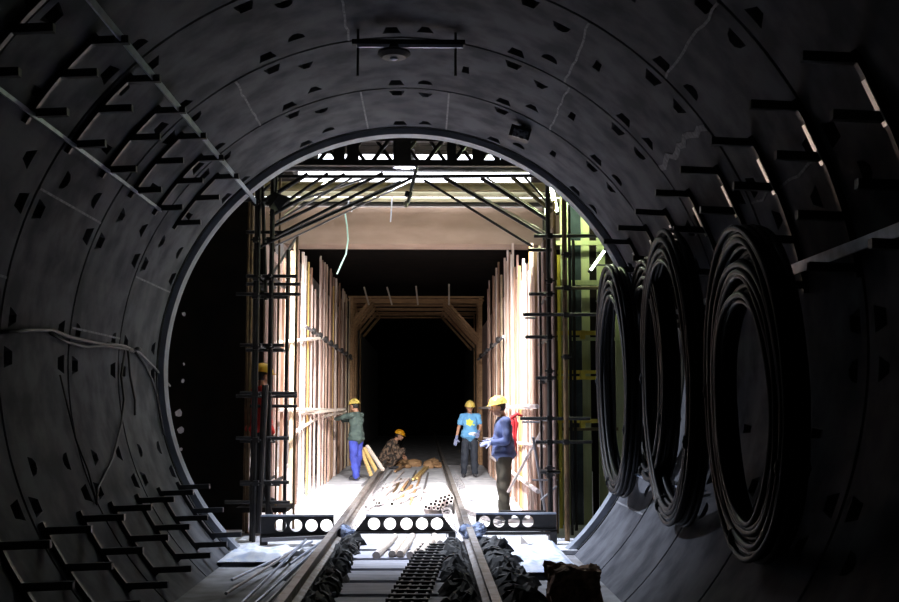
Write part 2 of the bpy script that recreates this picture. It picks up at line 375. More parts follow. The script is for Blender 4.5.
# lattice girder carrying the deck
gd = 13.3
gz0, gz1 = P(425, 163.3, gd).z, P(425, 141, gd).z
g = thing('lattice_girder', 'black lattice girder spanning the top of the scaffold', 'girder', (0, gd, gz0))
xs0, xs1 = -2.35, 1.95
build('bottom_chord', beam(BM(), (xs0, gd, gz0), (xs1, gd, gz0), .08, .075), DTUBE, g)
build('top_chord', beam(BM(), (xs0, gd, gz1+.05), (xs1, gd, gz1+.05), .08, .12), DTUBE, g)
for px, w_ in ((301, 5), (338, 9), (353, 12), (404, 14), (452, 8), (478, 12), (497, 6)):
    a_ = P(px, 152, gd).x; build('gusset_plate', box(BM(), (a_-w_/165, gd-.03, gz0), (a_+w_/165, gd-.015, gz1)), DTUBE, g)
K = 13
for i in range(K):
    a = xs0+(xs1-xs0)*i/K; b = xs0+(xs1-xs0)*(i+1)/K; w = (b-a)*.28
    build('lattice_brace', tube(BM(), [(a+w*.3, gd, gz0), (b-w, gd, gz1)], .026, 8), DTUBE, g)
    build('lattice_brace', tube(BM(), [(b-w*.3, gd+.03, gz0), (a+w, gd+.03, gz1)], .022, 8), DTUBE, g)
    if i % 2: build('lattice_post', tube(BM(), [(b, gd, gz0), (b, gd, gz1)], .034, 8), DTUBE, g)
z = P(425, 169.5, 13.6).z
tag(build('steel_pipe', tube(BM(), [(-2.3, 13.6, z), (1.75, 13.6, z)], .033, 10), GREYP), 'grey pipe running just under the black lattice girder', 'pipe')

# ------------------------------------------------------------ scaffold towers
def scaffold(label, loc): return thing('scaffold_tower', label, 'scaffold', loc)
def tb(par, a, b, r, m, name):
    build(name, tube(BM(), [a, b], r, 10), m, par)
def coup(par, p, m=DTUBE):
    bm = BM(); box(bm, p+V((-.032, -.045, -.03)), p+V((.032, .045, .03))); tube(bm, [p+V((-.06, -.03, 0)), p+V((.06, -.03, 0))], .012, 6)
    build('coupler', bm, m, par)
sl = scaffold('black tube scaffold tower left of the left formwork wall', (-2.2, 13.6, 0))
posts = [(249, 13.9, BTUBE, .024, 175), (254, 13.1, DTUBE, .03, 180), (256, 13.0, DTUBE, .022, 165), (246, 14.1, BTUBE, .018, 185), (269.5, 13.2, DTUBE, .03, 170), (277, 13.9, BTUBE, .014, 170), (286, 14.2, DTUBE, .024, 250), (295, 14.4, BTUBE, .018, 236)]
for px, d, m, r, pt in posts:
    x = P(px, 400, d).x; tb(sl, (x, d, 0), (x, d, P(px, pt, d).z), r, m, 'standard')
tb(sl, P(265.5, 385, 13.05), P(257.5, 533, 13.05), .04, DTUBE, 'standard')
tb(sl, P(262, 170, 13.4), P(266, 300, 13.4), .024, DTUBE, 'standard')
led = [(200, 244, 276, 13.1), (232, 246, 283, 13.4), (276, 246, 297, 13.2), (284, 246, 300, 13.5), (294, 236, 300, 13.2), (297, 252, 288, 13.8), (345, 240, 284, 13.2), (350, 246, 283, 13.5), (393, 240, 297, 13.1), (396, 236, 297, 13.5), (406, 250, 297, 13.8), (438, 236, 289, 13.1), (441, 240, 275, 13.5), (482, 240, 289, 13.1), (484, 240, 280, 13.5), (502, 225, 290, 13.2)]
for py, x0, x1, d in led: tb(sl, P(x0, py, d), P(x1, py+.3, d), .022, DTUBE, 'ledger')
for py in (203, 240, 278, 296, 347, 394, 440, 483):
    for px, d in ((256, 13.0), (269.5, 13.2)): coup(sl, P(px, py, d-.02))
for k, py in enumerate((275, 345, 394, 440, 484)):     # transoms running away from the camera
    for px in (259, 269.5):
        a = P(px, py, 13.05); tb(sl, a, a+V((0, 1.4, 0)), .022, DTUBE, 'transom')
fanL = [((276, 222), (352, 178), 13.9, .018, GREYP), ((284, 215), (330, 180), 14.3, .018, CREAM), ((275, 246), (412, 181), 13.7, .014, GREYP), ((257, 248), (412, 178), 13.15, .02, DTUBE), ((272, 238), (391, 177), 13.3, .025, DTUBE), ((270, 228), (383, 173), 13.45, .026, DTUBE), ((270, 216), (345, 174), 13.25, .028, DTUBE), ((270, 213), (328, 173), 13.7, .024, DTUBE), ((262, 202), (308, 174), 13.1, .034, DTUBE), ((262, 192), (284, 172), 13.3, .022, DTUBE), ((275, 209), (372, 176), 14.1, .02, GREYP), ((280, 236), (401, 181), 14.0, .018, GREYP)]
for a, b, d, r, m in fanL: tb(sl, P(*a, d), P(*b, d), r*.8, m, 'raking_brace')  # pale ones take the light on their upper sides into their colour
tb(sl, P(262, 290, 14.2), P(296, 238, 14.4), .018, GREYP, 'raking_brace')
tb(sl, P(250, 176.5, 13.2), P(425, 176.5, 13.2), .022, DTUBE, 'head_tube')
tb(sl, P(262, 482, 13.2), P(272, 515, 13.2), .02, DTUBE, 'raking_brace')
sr = scaffold('black and brown tube scaffold tower right of the right formwork wall', (1.9, 13.6, 0))
postr = [(541, 13.9, DTUBE, .016, 250), (545.5, 13.9, DTUBE, .02, 205), (549.5, 13.1, DTUBE, .03, 178), (556, 13.8, BTUBE, .02, 200), (566, 13.0, BTUBE, .03, 190), (571, 13.6, DTUBE, .018, 200), (575, 14.1, DTUBE, .02, 240), (560, 14.4, YTUBE, .024, 255)]
for px, d, m, r, pt in postr:
    x = P(px, 400, d).x; tb(sr, (x, d, 0), (x, d, P(px, pt, d).z), r, m, 'standard')
ledr = [(236, 534, 606, 13.2, DTUBE), (250, 528, 552, 13.4, DTUBE), (288, 555, 625, 13.6, OLIVE), (294, 529, 552, 13.1, DTUBE), (314.5, 523, 609, 13.0, DTUBE), (318, 524, 536, 13.3, GREYP), (337, 525, 552, 13.1, DTUBE), (378, 536, 556, 13.1, DTUBE), (382, 540, 552, 13.5, DTUBE), (418.5, 520, 590, 13.1, DTUBE), (422, 522, 540, 13.4, GREYP), (442, 536, 592, 13.3, DTUBE), (472, 540, 560, 13.1, DTUBE), (480, 532, 558, 13.4, GREYP), (512, 500, 556, 13.6, DTUBE), (265, 590, 626, 13.5, GREYP), (301, 596, 622, 13.5, GREYP)]
for py, x0, x1, d, m in ledr: tb(sr, P(x0, py, d), P(x1, py, d), .022 if m is not GREYP else .012, m, 'ledger')
for py in (236, 281, 294, 337, 371, 378, 418, 442, 468, 475):
    coup(sr, P(549.5, py, 13.05))
for py in (255, 288, 315, 357, 442): coup(sr, P(566, py, 12.98))
for py in (294, 337, 378, 418, 472):
    a = P(549.5, py+2, 13.1); tb(sr, a, a+V((0, 1.2, 0)), .022, DTUBE, 'transom')
fanR = [((424, 180), (533, 247), 13.15, .02, DTUBE), ((444, 178), (544, 236), 13.3, .024, DTUBE), ((447, 178), (546, 233), 13.36, .015, CREAM), ((481, 178), (549, 221), 13.3, .03, DTUBE), ((487, 178), (551, 219), 13.5, .015, CREAM), ((512, 177), (552, 212), 13.3, .032, OLIVE), ((524, 176), (548, 203), 13.6, .02, DTUBE)]
for a, b, d, r, m in fanR: tb(sr, P(*a, d), P(*b, d), r*.8, m, 'raking_brace')
tb(sr, P(425, 176.5, 13.2), P(556, 175.5, 13.2), .022, DTUBE, 'head_tube')
tb(sr, P(533, 437, 13.3), P(545, 510, 13.6), .018, GREYP, 'raking_brace')
tb(sr, P(508, 492, 14.8), P(546, 423, 14.2), .02, PIPEM, 'raking_brace')
tb(sr, P(541, 500, 13.2), P(557, 486, 13.2), .012, GREYP, 'raking_brace')
# clamp hanging at the middle of the head tubes
h = thing('hanging_clamp', 'grey pipe clamp hanging from the middle of the girder', 'clamp', P(408, 206, 13.1))
build('pipe', tube(BM(), [P(417, 166, 13.1), P(408, 203, 13.1)], .022, 10), GREYP, h)
build('collar', tube(BM(), [P(409, 192, 13.1), P(408, 197, 13.1)], .045, 10), DARK, h)
build('plug', ell(BM(), P(406, 204, 13.1), (.03, .03, .05), sub=2), CREAM, h)

# ------------------------------------------------------------ green formwork panel on the right, seen from its back
fp = thing('plank_formwork', 'green lit formwork panel of upright planks behind the right scaffold', 'formwork', (2.2, 14.8, 0))
d = 14.8
for a, b, m in ((562, 570, GREENP), (571, 582.5, GLASSP), (583, 591, GREENP), (592, 598, BLACKM), (598.6, 607, GREENP), (608, 616, BLACKM), (616.5, 624, GREENP), (624.5, 640, BLACKM)):
    x0, x1 = P(a, 400, d).x, P(b, 400, d).x
    o = build('plank' if m is GREENP else 'dark_infill', box(BM(), (x0, d, 0), (x1, d+(.04 if m is GREENP else .02), 4.9)), m, fp)  # black ones paint the dark gaps between planks
for py, m, hh in ((283, GREENP, 5), (333, YTUBE, 4), (339, GREENP, 3), (372, YTUBE, 3.2), (378, YTUBE, 3.2), (421, YTUBE, 3.6), (429, OLIVE, 3), (243, GREENP, 4)):
    a, b = P(553, py, 14.6), P(607 if m is YTUBE else 618, py, 14.6); build('rail', beam(BM(), a, b, .05, hh/74*1.05), m, fp)
for py in (335, 375, 424):
    build('clamp', box(BM(), P(581, py+4, 14.5), P(584, py-4, 14.62)), YTUBE, fp)
# work lamp above it, then a pale rope given a glow
def glow_tube(label, a, b, r, es, col=(.75, 1, .62)):
    t = thing('glow_tube', label, 'lamp', V(b)); dr = (V(b)-V(a)).normalized()
    build('tube', tube(BM(), [a, b], r, 10), mat('lit_tube_%d' % es, (.9, 1, .85), emit=col, es=es), t)
    build('end_cap', tube(BM(), [V(a)-dr*.05, a], r*1.3, 10), DARK, t); build('end_cap', tube(BM(), [b, V(b)+dr*.05], r*1.3, 10), DARK, t)
glow_tube('lit greenish white lamp tube hanging in the top of the right scaffold', P(550, 181, 13.75), P(556.5, 211, 13.9), .022, 800, (.85, 1, .6))
glow_tube('slanting pale rope made to glow under the rim of the tunnel mouth', P(605, 250, 12.9), P(591, 269.5, 13.2), .016, 12, (.85, 1, .8))  # emission stands in for light falling on the rope

# ------------------------------------------------------------ perforated steel beams across the mouth
def perfo(label, px0, px1, py0, py1, d, slopeL=0, slopeR=0, hr=.35, hx=None):
    a, b = P(px0, py1, d), P(px1, py0, d); H = b.z-a.z; W = b.x-a.x
    t = thing('perforated_beam', label, 'beam', (a.x+W/2, d, a.z))
    plate = BM(); sL, sR = slopeL*W, slopeR*W
    pr = [(a.x, a.z), (b.x, a.z), (b.x-sR, b.z), (a.x+sL, b.z)]
    f0 = [plate.verts.new((x, d-.012, z)) for x, z in pr]; f1 = [plate.verts.new((x, d+.012, z)) for x, z in pr]
    plate.faces.new(f0[::-1]); plate.faces.new(f1)
    for k in range(4): plate.faces.new((f0[k], f0[(k+1) % 4], f1[(k+1) % 4], f1[k]))
    cut = BM(); r = H*hr
    for px in hx:
        x = P(px, (py0+py1)/2, d).x
        tube(cut, [(x, d-.1, a.z+H*.5), (x, d+.1, a.z+H*.5)], r, 24)
    for q in (plate, cut): bmesh.ops.recalc_face_normals(q, faces=q.faces)
    m1 = bpy.data.meshes.new('a'); plate.to_mesh(m1); m2 = bpy.data.meshes.new('b'); cut.to_mesh(m2)
    oa = bpy.data.objects.new('a', m1); ob = bpy.data.objects.new('b', m2); sc.collection.objects.link(oa); sc.collection.objects.link(ob)
    md = oa.modifiers.new('b', 'BOOLEAN'); md.object = ob; md.operation = 'DIFFERENCE'; md.solver = 'EXACT'
    bpy.context.view_layer.update(); bb_ = BM(); nm = bpy.data.meshes.new_from_object(oa.evaluated_get(bpy.context.evaluated_depsgraph_get())); bb_.from_mesh(nm)
    bpy.data.objects.remove(oa); bpy.data.objects.remove(ob)
    build('web', bb_, DTUBE, t)
    build('flange', box(BM(), (a.x+sL*.9, d-.05, b.z-.012), (b.x-sR*.9, d+.06, b.z+.004)), STEEL, t)
    build('flange', box(BM(), (a.x, d-.05, a.z-.01), (b.x, d+.06, a.z+.015)), DARK, t)
    for px in (px0+3, px1-3):
        x = P(px, py1, d).x
        build('foot', box(BM(), (x-.04, d-.05, -.02), (x+.04, d+.05, a.z)), DARK, t)
PD = 12.75
perfo('left black perforated steel beam with round holes beside the left scaffold', 261, 334, 515, 536, PD, 0, 0, hr=.30, hx=(280.5, 296, 311.5, 326.5))
perfo('middle black perforated steel beam with tapered ends between the rails', 354, 455, 515, 532.5, PD, .13, .13, hx=(374, 390, 406.5, 422, 437))
perfo('right black perforated steel beam with round holes before the near man', 476, 556, 513, 530, PD, 0, 0, hx=(484.5, 499, 514, 528))
tag(build('steel_angle', beam(BM(), P(480, 533.5, 12.7), P(556, 533, 12.7), .06, .03), DARK), 'thin dark steel bar under the right perforated beam', 'bar')
tag(build('steel_angle', beam(BM(), P(262, 540, 12.6), P(330, 537, 12.6), .06, .04), GREYP), 'grey steel bar lying below the left perforated beam', 'bar')
for px0, px1 in ((500, 510), (521, 533)):
    a = P(px0, 548, 12.5); a.z = -.03; b = P(px0, 536, 12.5); c = P(px1, 551, 12.5); c.z = -.03
    bm = BM(); f = [[bm.verts.new(p+V((0, dy, 0))) for p in (a, b, c)] for dy in (0, .04)]
    bm.faces.new(f[0]); bm.faces.new(f[1][::-1])
    for k in range(3): bm.faces.new((f[0][k], f[1][k], f[1][(k+1) % 3], f[0][(k+1) % 3]))
    tag(build('timber_wedge', bm, PALET), 'pale pointed timber wedge below the right perforated beam, %s one' % ('left' if px0 < 510 else 'right'), 'wedge')

# ------------------------------------------------------------ track
def rail(label, x, y0, y1, zt):
    t = thing('track_rail', label, 'rail', (x, y0, zt-.14))
    pr = [(-.06, 0), (.06, 0), (.06, .012), (.01, .03), (.01, .1), (.034, .11), (.034, .138), (-.034, .138), (-.034, .11), (-.01, .1), (-.01, .03), (-.06, .012)]
    bm = BM(); A = [[bm.verts.new((x+px, y, zt-.138+pz)) for px, pz in pr] for y in (y0, y1)]
    bm.faces.new(A[0]); bm.faces.new(A[1][::-1]); n = len(pr)
    for k in range(n): bm.faces.new((A[0][k], A[1][k], A[1][(k+1) % n], A[0][(k+1) % n]))
    build('rail_bar', bm, RAIL, t)
    bm = BM()
    box(bm, (x-.05, 12.35, zt-.12), (x-.02, 12.95, zt-.03)); box(bm, (x+.02, 12.35, zt-.12), (x+.05, 12.95, zt-.03)); build('fish_plate', bm, DARK, t)
    return t
RZ = CAMZ-1.3
XLr, XRr = -.98, .49
rail('left steel track rail running from the tunnel into the chamber', XLr, 4.5, 60, RZ)
rail('right steel track rail running from the tunnel into the chamber', XRr, 4.5, 60, RZ)
# sleepers
NS = 0
for k, y in enumerate([12.05, 11.35, 10.65, 9.95, 9.25, 8.55, 7.85]):
    bm = BM(); x0, x1 = XLr+.02, XRr-.02; pr = [(x0-.03, y-.04), (x0+.3, y-.27), (x1-.3, y-.27), (x1+.03, y-.04), (x1+.03, y+.04), (x1-.3, y+.28), (x0+.3, y+.28), (x0-.03, y+.04)]
    A = [[bm.verts.new((px, py, z)) for px, py in pr] for z in (-.06, .07)]
    bm.faces.new(A[0]); bm.faces.new(A[1][::-1])
    for j in range(8): bm.faces.new((A[0][j], A[1][j], A[1][(j+1) % 8], A[0][(j+1) % 8]))
    tag(build('track_sleeper', bm, SLEEP), 'pale wide sleeper with pointed ends between the rails, %s from the perforated beam' % ('first' if k == 0 else ORD[k]), 'sleeper', 'sleepers between the rails')
for k, y in enumerate([12.05, 11.35, 10.65, 9.95, 9.25, 8.55, 7.85]):
    pass
# bedding beams under the rails and bunched tie wire along them
for nm_, x, lab in (('left', XLr, 'left'), ('right', XRr, 'right')):
    tag(build('rail_bearer', box(BM(), (x-.09, 4.6, -.05), (x+.09, 12.1, RZ-.139)), BLACKM), 'dark bearer beam under the %s rail in the tunnel' % lab, 'bearer')
    tag(build('rail_bearer', box(BM(), (x-.05, 12.9, 0), (x+.05, 60, RZ-.139)), WHITEC), 'pale bearer under the %s rail in the chamber' % lab, 'bearer')
def coil_wire(label, x, y0, y1, r, pitch, tr, z):
    n = int((y1-y0)/pitch*9); pts = []
    for i in range(n+1):
        t = i/n; a = t*(y1-y0)/pitch*2*PI; k_ = 1+.35*noise.noise(V((t*(y1-y0)*4, x, 0))); q_ = noise.noise(V((t*(y1-y0)*2.5, x, 7)))*pitch*.8
        pts.append((x+r*k_*math.cos(a), y0+(y1-y0)*t+q_, z+r*k_*math.sin(a)*.8))
    tag(build('coiled_wire', tube(BM(), pts, tr, 5), DARK if tr > .01 else GREYP), label, 'wire')
coil_wire('coiled dark wire along the inside of the left rail in the chamber', XLr+.16, 13.0, 22, .06, .3, .004, .07)
coil_wire('coiled dark wire along the inside of the right rail in the chamber', XRr-.17, 13.0, 21, .065, .3, .0045, .07)
coil_wire('coiled dark wire along the outside of the right rail in the chamber', XRr+.2, 13.0, 24, .065, .3, .004, .07)
coil_wire('thick coiled dark hose along the inside of the left rail in the tunnel', XLr+.2, 8.2, 12.5, .085, .3, .014, .09)
coil_wire('thick coiled dark hose along the inside of the right rail in the tunnel', XRr-.2, 7.8, 12.1, .09, .3, .014, .09)
coil_wire('thick coiled dark hose along the outside of the right rail in the tunnel', XRr+.2, 7.8, 12.3, .09, .28, .014, .09)
# dark wire bunches heaped along the rails inside the tunnel
def clump(label, x0, x1, y0, y1, seed):
    bm = BM(); nx, ny = 9, 60; rr = random.Random(seed)
    vs_ = [[None]*(nx+1) for _ in range(ny+1)]
    for j in range(ny+1):
        y = y0+(y1-y0)*j/ny; jag = .09*noise.noise(V((seed, y*4.5, 0)))+.05*rr.uniform(-1, 1)
        for i in range(nx+1):
            t = i/nx; x = x0+(x1-x0+jag)*t if x1 > x0 else x0+(x1-x0-jag)*t
            h = math.sin(PI*t)**.6*(.10+.08*noise.noise(V((x*9, y*6, seed)))+.035*rr.uniform(-1, 1))
            vs_[j][i] = bm.verts.new((x, y+.02*rr.uniform(-1, 1), .06+max(0, h)))
    for j in range(ny):
        for i in range(nx): bm.faces.new((vs_[j][i], vs_[j][i+1], vs_[j+1][i+1], vs_[j+1][i]))
    tag(build('wire_heap', bm, mat('heap_black', (.02, .02, .022), (.008, .008, .008), rough=.8, scale=20), None), label, 'wire', kind='stuff')
clump('jagged dark heap of tie wire along the inside of the right rail in the tunnel', XRr-.05, XRr-.33, 7.5, 11.9, 3)
clump('jagged dark heap of tie wire along the outside of the right rail in the tunnel', XRr+.05, XRr+.42, 7.5, 12.0, 8)
clump('jagged dark heap of tie wire along the inside of the left rail in the tunnel', XLr+.05, XLr+.26, 7.5, 12.1, 12)
# bundled cloth and ties where the rails cross the perforated beams
def lumpy(name, label, cat, c, r, m, rough=.03, n=7, seed=1, voxel=.02):
    rr = random.Random(seed); bm = BM()
    for i in range(n): ell(bm, V(c)+V((rr.uniform(-1, 1)*r[0]*.6, rr.uniform(-1, 1)*r[1]*.6, rr.uniform(-.4, .5)*r[2])), (r[0]*.5, r[1]*.5, r[2]*.5), sub=2)
    return tag(build(name, baked(bm, voxel, 1, rough), m, smooth=True), label, cat)
lumpy('rag_bundle', 'pale blue rag bundle tied round the left rail at the perforated beams', 'rags', (XLr+.08, 12.5, .16), (.13, .28, .08), mat('rag_cloth', (.22, .27, .42), (.05, .06, .09), rough=.9, scale=18, thr=(.42, .55)), .06, seed=3)
lumpy('rag_bundle', 'pale blue rag bundle tied round the right rail at the perforated beams', 'rags', (XRr+.03, 12.35, .17), (.15, .3, .09), mat('rag_cloth', (.22, .27, .42), (.05, .06, .09), rough=.9, scale=18, thr=(.42, .55)), .06, seed=5)
# lattice mat on the sleepers
bm = BM(); pa, pb = V((.10, 11.75, .1)), V((-.16, 8.0, .1)); dr = (pb-pa).normalized(); sd = V((-dr.y, dr.x, 0)); L_ = (pb-pa).length
for k in (-1.5, -.5, .5, 1.5): beam(bm, pa+sd*k*.085, pb+sd*k*.085, .02, .03)
i = 0
while i*.21 < L_:
    c = pa+dr*i*.21; beam(bm, c-sd*.16+V((0, 0, .015)), c+sd*.16+V((0, 0, .015)), .028, .028); i += 1
tag(build('reinforcement_mat', bm, DARK), 'long black lattice reinforcement mat lying on the sleepers between the rails', 'mat')
# short logs against the middle beam
for i, (x0, y0, x1, y1) in enumerate(((376, 551, 395, 533), (392, 550, 404, 534), (400, 550, 413, 532), (410, 551, 426, 536), (421, 549, 432, 536), (440, 540, 434, 532))):
    a, b = P(x0, y0, F*1.44/(y0-408)), P(x1, y1, F*1.44/(y1-408)); a.z = b.z = .1
    tag(build('timber_log', tube(BM(), [a, b], .038, 12), PALET), 'short round pale log on the sleepers before the middle beam, %s' % ('leftmost' if i == 0 else 'rightmost' if i == 5 else ORD[i]+' from left'), 'log', 'short logs before the middle beam')
# steel bars lying bottom left
bars = [((226, 588), (300, 548)), ((240, 599), (306, 541)), ((250, 602), (322, 545)), ((262, 602), (318, 552)), ((232, 575), (312, 543)), ((285, 575), (325, 548)), ((268, 586), (330, 540)), ((290, 560), (333, 535))]
for i, (a, b) in enumerate(bars):
    z_ = .01+.025*(i % 4); A = P(*a, F*(CAMZ-z_)/(a[1]-408)); B = P(*b, F*(CAMZ-z_)/(b[1]-408)); A.z = z_; B.z = z_+.05
    tag(build('steel_bar', tube(BM(), [A, B], .014, 8), STEEL if i % 3 else GREYP), 'long steel bar lying loose on the ground left of the left rail', 'bar', 'loose steel bars left of the left rail')
# debris block on the right
bm = box(BM(), (.98, 8.6, -.05), (1.36, 8.95, .3)); bmesh.ops.subdivide_edges(bm, edges=bm.edges, cuts=9, use_grid_fill=True)
for v in bm.verts: v.co += V((noise.noise(v.co*7), noise.noise(v.co*7+V((5, 0, 0))), noise.noise(v.co*7+V((0, 9, 0)))))*.03+V((noise.noise(v.co*23), noise.noise(v.co*23+V((5, 0, 0))), noise.noise(v.co*23+V((0, 9, 0)))))*.05
tag(build('debris_block', bm, DEBRIS), 'rough dark brown block of debris at the foot of the right lining', 'block')
# crumpled white sheeting right of the track
def sheet(label, c, w, l, z, seed, m=CLOTHW, amp=.12):
    bm = BM(); bmesh.ops.create_grid(bm, x_segments=26, y_segments=26, size=.5)
    for v in bm.verts:
        x, y = v.co.x, v.co.y; v.co = V((c[0]+x*w, c[1]+y*l, z+max(0, min(1, (.5-max(abs(x), abs(y)))*7)*(.05+amp*.5*(noise.noise(V((x*3, y*4, seed)))+.3)+.2*amp*noise.noise(V((x*11, y*13, seed)))))))
    tag(build('plastic_sheet', bm, m, smooth=True), label, 'sheet')
sheet('crumpled pale sheet on the ground right of the right rail by the debris block', (1.12, 11.4), .7, 1.9, .02, 1)
sheet('crumpled blue white sheet on the floor between the two standing men', (1.0, 19.6), .8, 2.2, .02, 4)
sheet('crumpled blue white sheet on the floor behind the near man', (1.2, 16.3), .45, 1.6, .02, 9)
sheet('crumpled pale sheet on the ground left of the left rail at the tunnel mouth', (-1.75, 11.8), .7, .9, .0, 21, CLOTHW, .1)

# ------------------------------------------------------------ pipes and planks on the chamber floor
ends = [(397, 504), (394, 500), (389, 505), (384, 507), (387, 503), (404, 505)]
pile = [(431, 504), (435, 504), (439, 505), (443, 505), (447, 503), (451, 501.5), (436, 501), (440, 501.5), (444, 500.5), (448, 499), (452, 498), (441, 498), (445, 497), (449, 495.5), (429, 508), (426, 507), (434, 508), (438, 508.5), (443, 509)]
def floor_pipe(label, px, py, d, dx, L, r=.029, grp=None):
    a = P(px, py, d); a.z = max(a.z, r+.002); a.z = min(a.z, .3); b = a+V((dx, L, 0)); b.z = max(b.z-.05, r)
    t = tag(build('steel_pipe', pipe(BM(), a, b, r, 10), PIPEM), label, 'pipe', grp)
    build('bore_shade', tube(BM(), [a+V((0, .02, 0)), a+V((0, .03, 0))], r*.74, 10), BLACKEND, t)  # black disc paints the darkness inside the open end
for i, (px, py) in enumerate(pile):
    floor_pipe('pale pipe with dark open end in the pile beside the right rail', px, py, 16.2+random.uniform(-.1, .1), -.05, random.uniform(2.5, 4), grp='piled pipes beside the right rail')
for i, (px, py) in enumerate([(374, 500), (379, 503), (388, 500), (366, 507), (392, 504), (383, 488), (376, 503)]):
    d = F*(CAMZ-.04)/(py-408)
    floor_pipe('pipe with dark open end lying loose between the rails left of the pile', px, py, d, random.uniform(.1, .7), random.uniform(1.5, 3.5), grp='loose pipes between the rails')
fl = [((386, 503), (409, 477), PIPEM), ((378, 500), (394, 482), PIPEM), ((398, 499), (412, 484), BROWNT), ((418, 500), (422, 489), PIPEM), ((413, 478), (425, 466), YELT), ((417, 477), (428, 466), YELT), ((402, 488), (408, 480), BROWNT), ((455, 505), (500, 520), GREYP), ((395, 470), (410, 462), BROWNT)]
for i, (a, b, m) in enumerate(fl):
    A = P(*a, F*(CAMZ-.05)/(a[1]-408)); B = P(*b, F*(CAMZ-.05)/(b[1]-408)); A.z = B.z = .045
    tag(build('floor_batten', beam(BM(), A, B, .05, .04), m), ['thin pinkish batten on the white floor running from the loose pipes', 'short pinkish batten on the floor nearest the left rail', 'brown batten lying across the middle of the white floor', 'short pinkish batten left of the pipe pile', 'left one of two yellow battens at the far end of the floor', 'right one of two yellow battens at the far end of the floor', 'small brown batten in the middle of the white floor', 'grey batten beside the right rail before the near man', 'brown batten beside the squatting man'][i], 'batten')
for i, (a, b, m) in enumerate((((400, 500), (416, 470), GREYP), ((410, 502), (421, 474), BROWNT), ((372, 492), (392, 470), GREYP), ((384, 490), (404, 470), PIPEM), ((422, 496), (428, 472), GREYP), ((391, 496), (401, 478), BTUBE), ((362, 484), (384, 466), GREYP))):
    A = P(*a, F*(CAMZ-.03)/(a[1]-408)); B = P(*b, F*(CAMZ-.03)/(b[1]-408)); A.z = B.z = .03
    tag(build('steel_tube', tube(BM(), [A, B], .022, 8), m), 'long thin scaffold tube lying on the white floor between the rails', 'tube', 'thin tubes lying between the rails')
# dark rubble where the lit floor ends
bm = BM()
for i in range(26):
    ell(bm, (random.uniform(-.8, .45), random.uniform(28.5, 31), .06), (random.uniform(.08, .2), random.uniform(.1, .25), random.uniform(.06, .14)), sub=2)
for v in bm.verts: v.co += V((noise.noise(v.co*6), 0, noise.noise(v.co*6+V((3, 0, 0)))))*.06
tag(build('rubble', bm, BROWNT), 'low brown rubble between the rails behind the squatting man', 'rubble', kind='stuff')
# slab step under the far tracks: darker floor of the inner tunnel
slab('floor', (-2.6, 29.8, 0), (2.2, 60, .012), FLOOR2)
# planks leaning beside the left man
for i, (a, b, m) in enumerate((((364, 448), (377, 472), YELT), ((367, 446), (383, 470), PALET), ((361, 450), (371, 475), YELT))):
    tag(build('leaning_plank', beam(BM(), P(*a, 24.3), P(*b, 23.9-.2*i), .07, .05), m), '%s plank leaning to the floor right of the man in the green shirt' % ['yellow middle', 'pale rightmost', 'yellow leftmost'][i], 'plank')
# red cloth on the right wall
sheetbm = BM(); A = P(511, 415, 15.4); tube(sheetbm, [A+V((0, 0, -.05)), A+V((.08, 0, .02)), A+V((.16, 0, -.02))], [.02, .025, .015], 8)
for i in range(2): tube(sheetbm, [A+V((.04*i, 0, 0)), A+V((.05*i+.03, .01, -.12)), A+V((.02*i+.04, 0, -.3)), A+V((.05+.03*i, 0, -.55))], [.016, .026, .016, .008], 8)
tag(build('red_cloth', sheetbm, mat('red_fabric', (.55, .02, .03), (.4, .01, .02), scale=20), smooth=True), 'red cloth hanging on the right formwork behind the near man', 'cloth')
# green hose over the left
pts = [P(345, 213, 19), P(347, 226, 19), P(348, 240, 19), P(346, 254, 19), P(341, 265, 19), P(337, 274, 19)]
tag(build('garden_hose', tube(BM(), pts, .014, 8), mat('hose_green', (.55, .85, .72), rough=.4), smooth=True), 'thin pale green hose hanging in front of the brown concrete beam', 'hose')
for i, (px, p0, p1) in enumerate(((349, 200, 206), (392, 197, 222), (353, 205, 212))):
    tag(build('rope_end', tube(BM(), [P(px, p0, 19.2), P(px-.6, (p0+p1)/2, 19.2), P(px-1.5, p1, 19.2)], .012, 6), CLOTHW), 'thin white rope end hanging over the concrete beam, %s' % ['left', 'right, below the pipe clamp', 'by the green hose'][i], 'rope')

# ------------------------------------------------------------ cable brackets on the lining
def bracket(label, side, y, zs, arm, grp):
    ang = [side*math.acos((z-.43)/R) for z in (zs[0]+.05, zs[-1]-.05)]
    t = thing('cable_bracket', label, 'bracket', (CX+R*math.sin(ang[1]), y, CZ+R*math.cos(ang[1])), 0, grp)
    pts = arc((CX, CZ), R-.02, ang[0], ang[1], 10, y)
    bm = BM(); rows = []
    for i, p in enumerate(pts):
        n_ = (p-V((CX, y, CZ))).normalized()
        rows.append([bm.verts.new(p+n_*a_+V((0, b_, 0))) for a_, b_ in ((.03, -.022), (.03, .022), (-.015, .022), (-.015, -.022))])
    for i in range(10):
        for k in range(4): bm.faces.new((rows[i][k], rows[i][(k+1) % 4], rows[i+1][(k+1) % 4], rows[i+1][k]))
    bm.faces.new(rows[0]); bm.faces.new(rows[-1][::-1])
    build('upright', bm, BRK, t)
    for z in zs:
        x = CX+side*math.sqrt(R*R-(z-.43)**2); build('arm', beam(BM(), (x, y, CAMZ+z), (x-side*arm, y, CAMZ+z+.012), .05, .05), BRK, t)
    return t
BRK = mat('bracket_steel', (.045, .045, .05), (.03, .03, .033), rough=.45, metal=.4, scale=12)
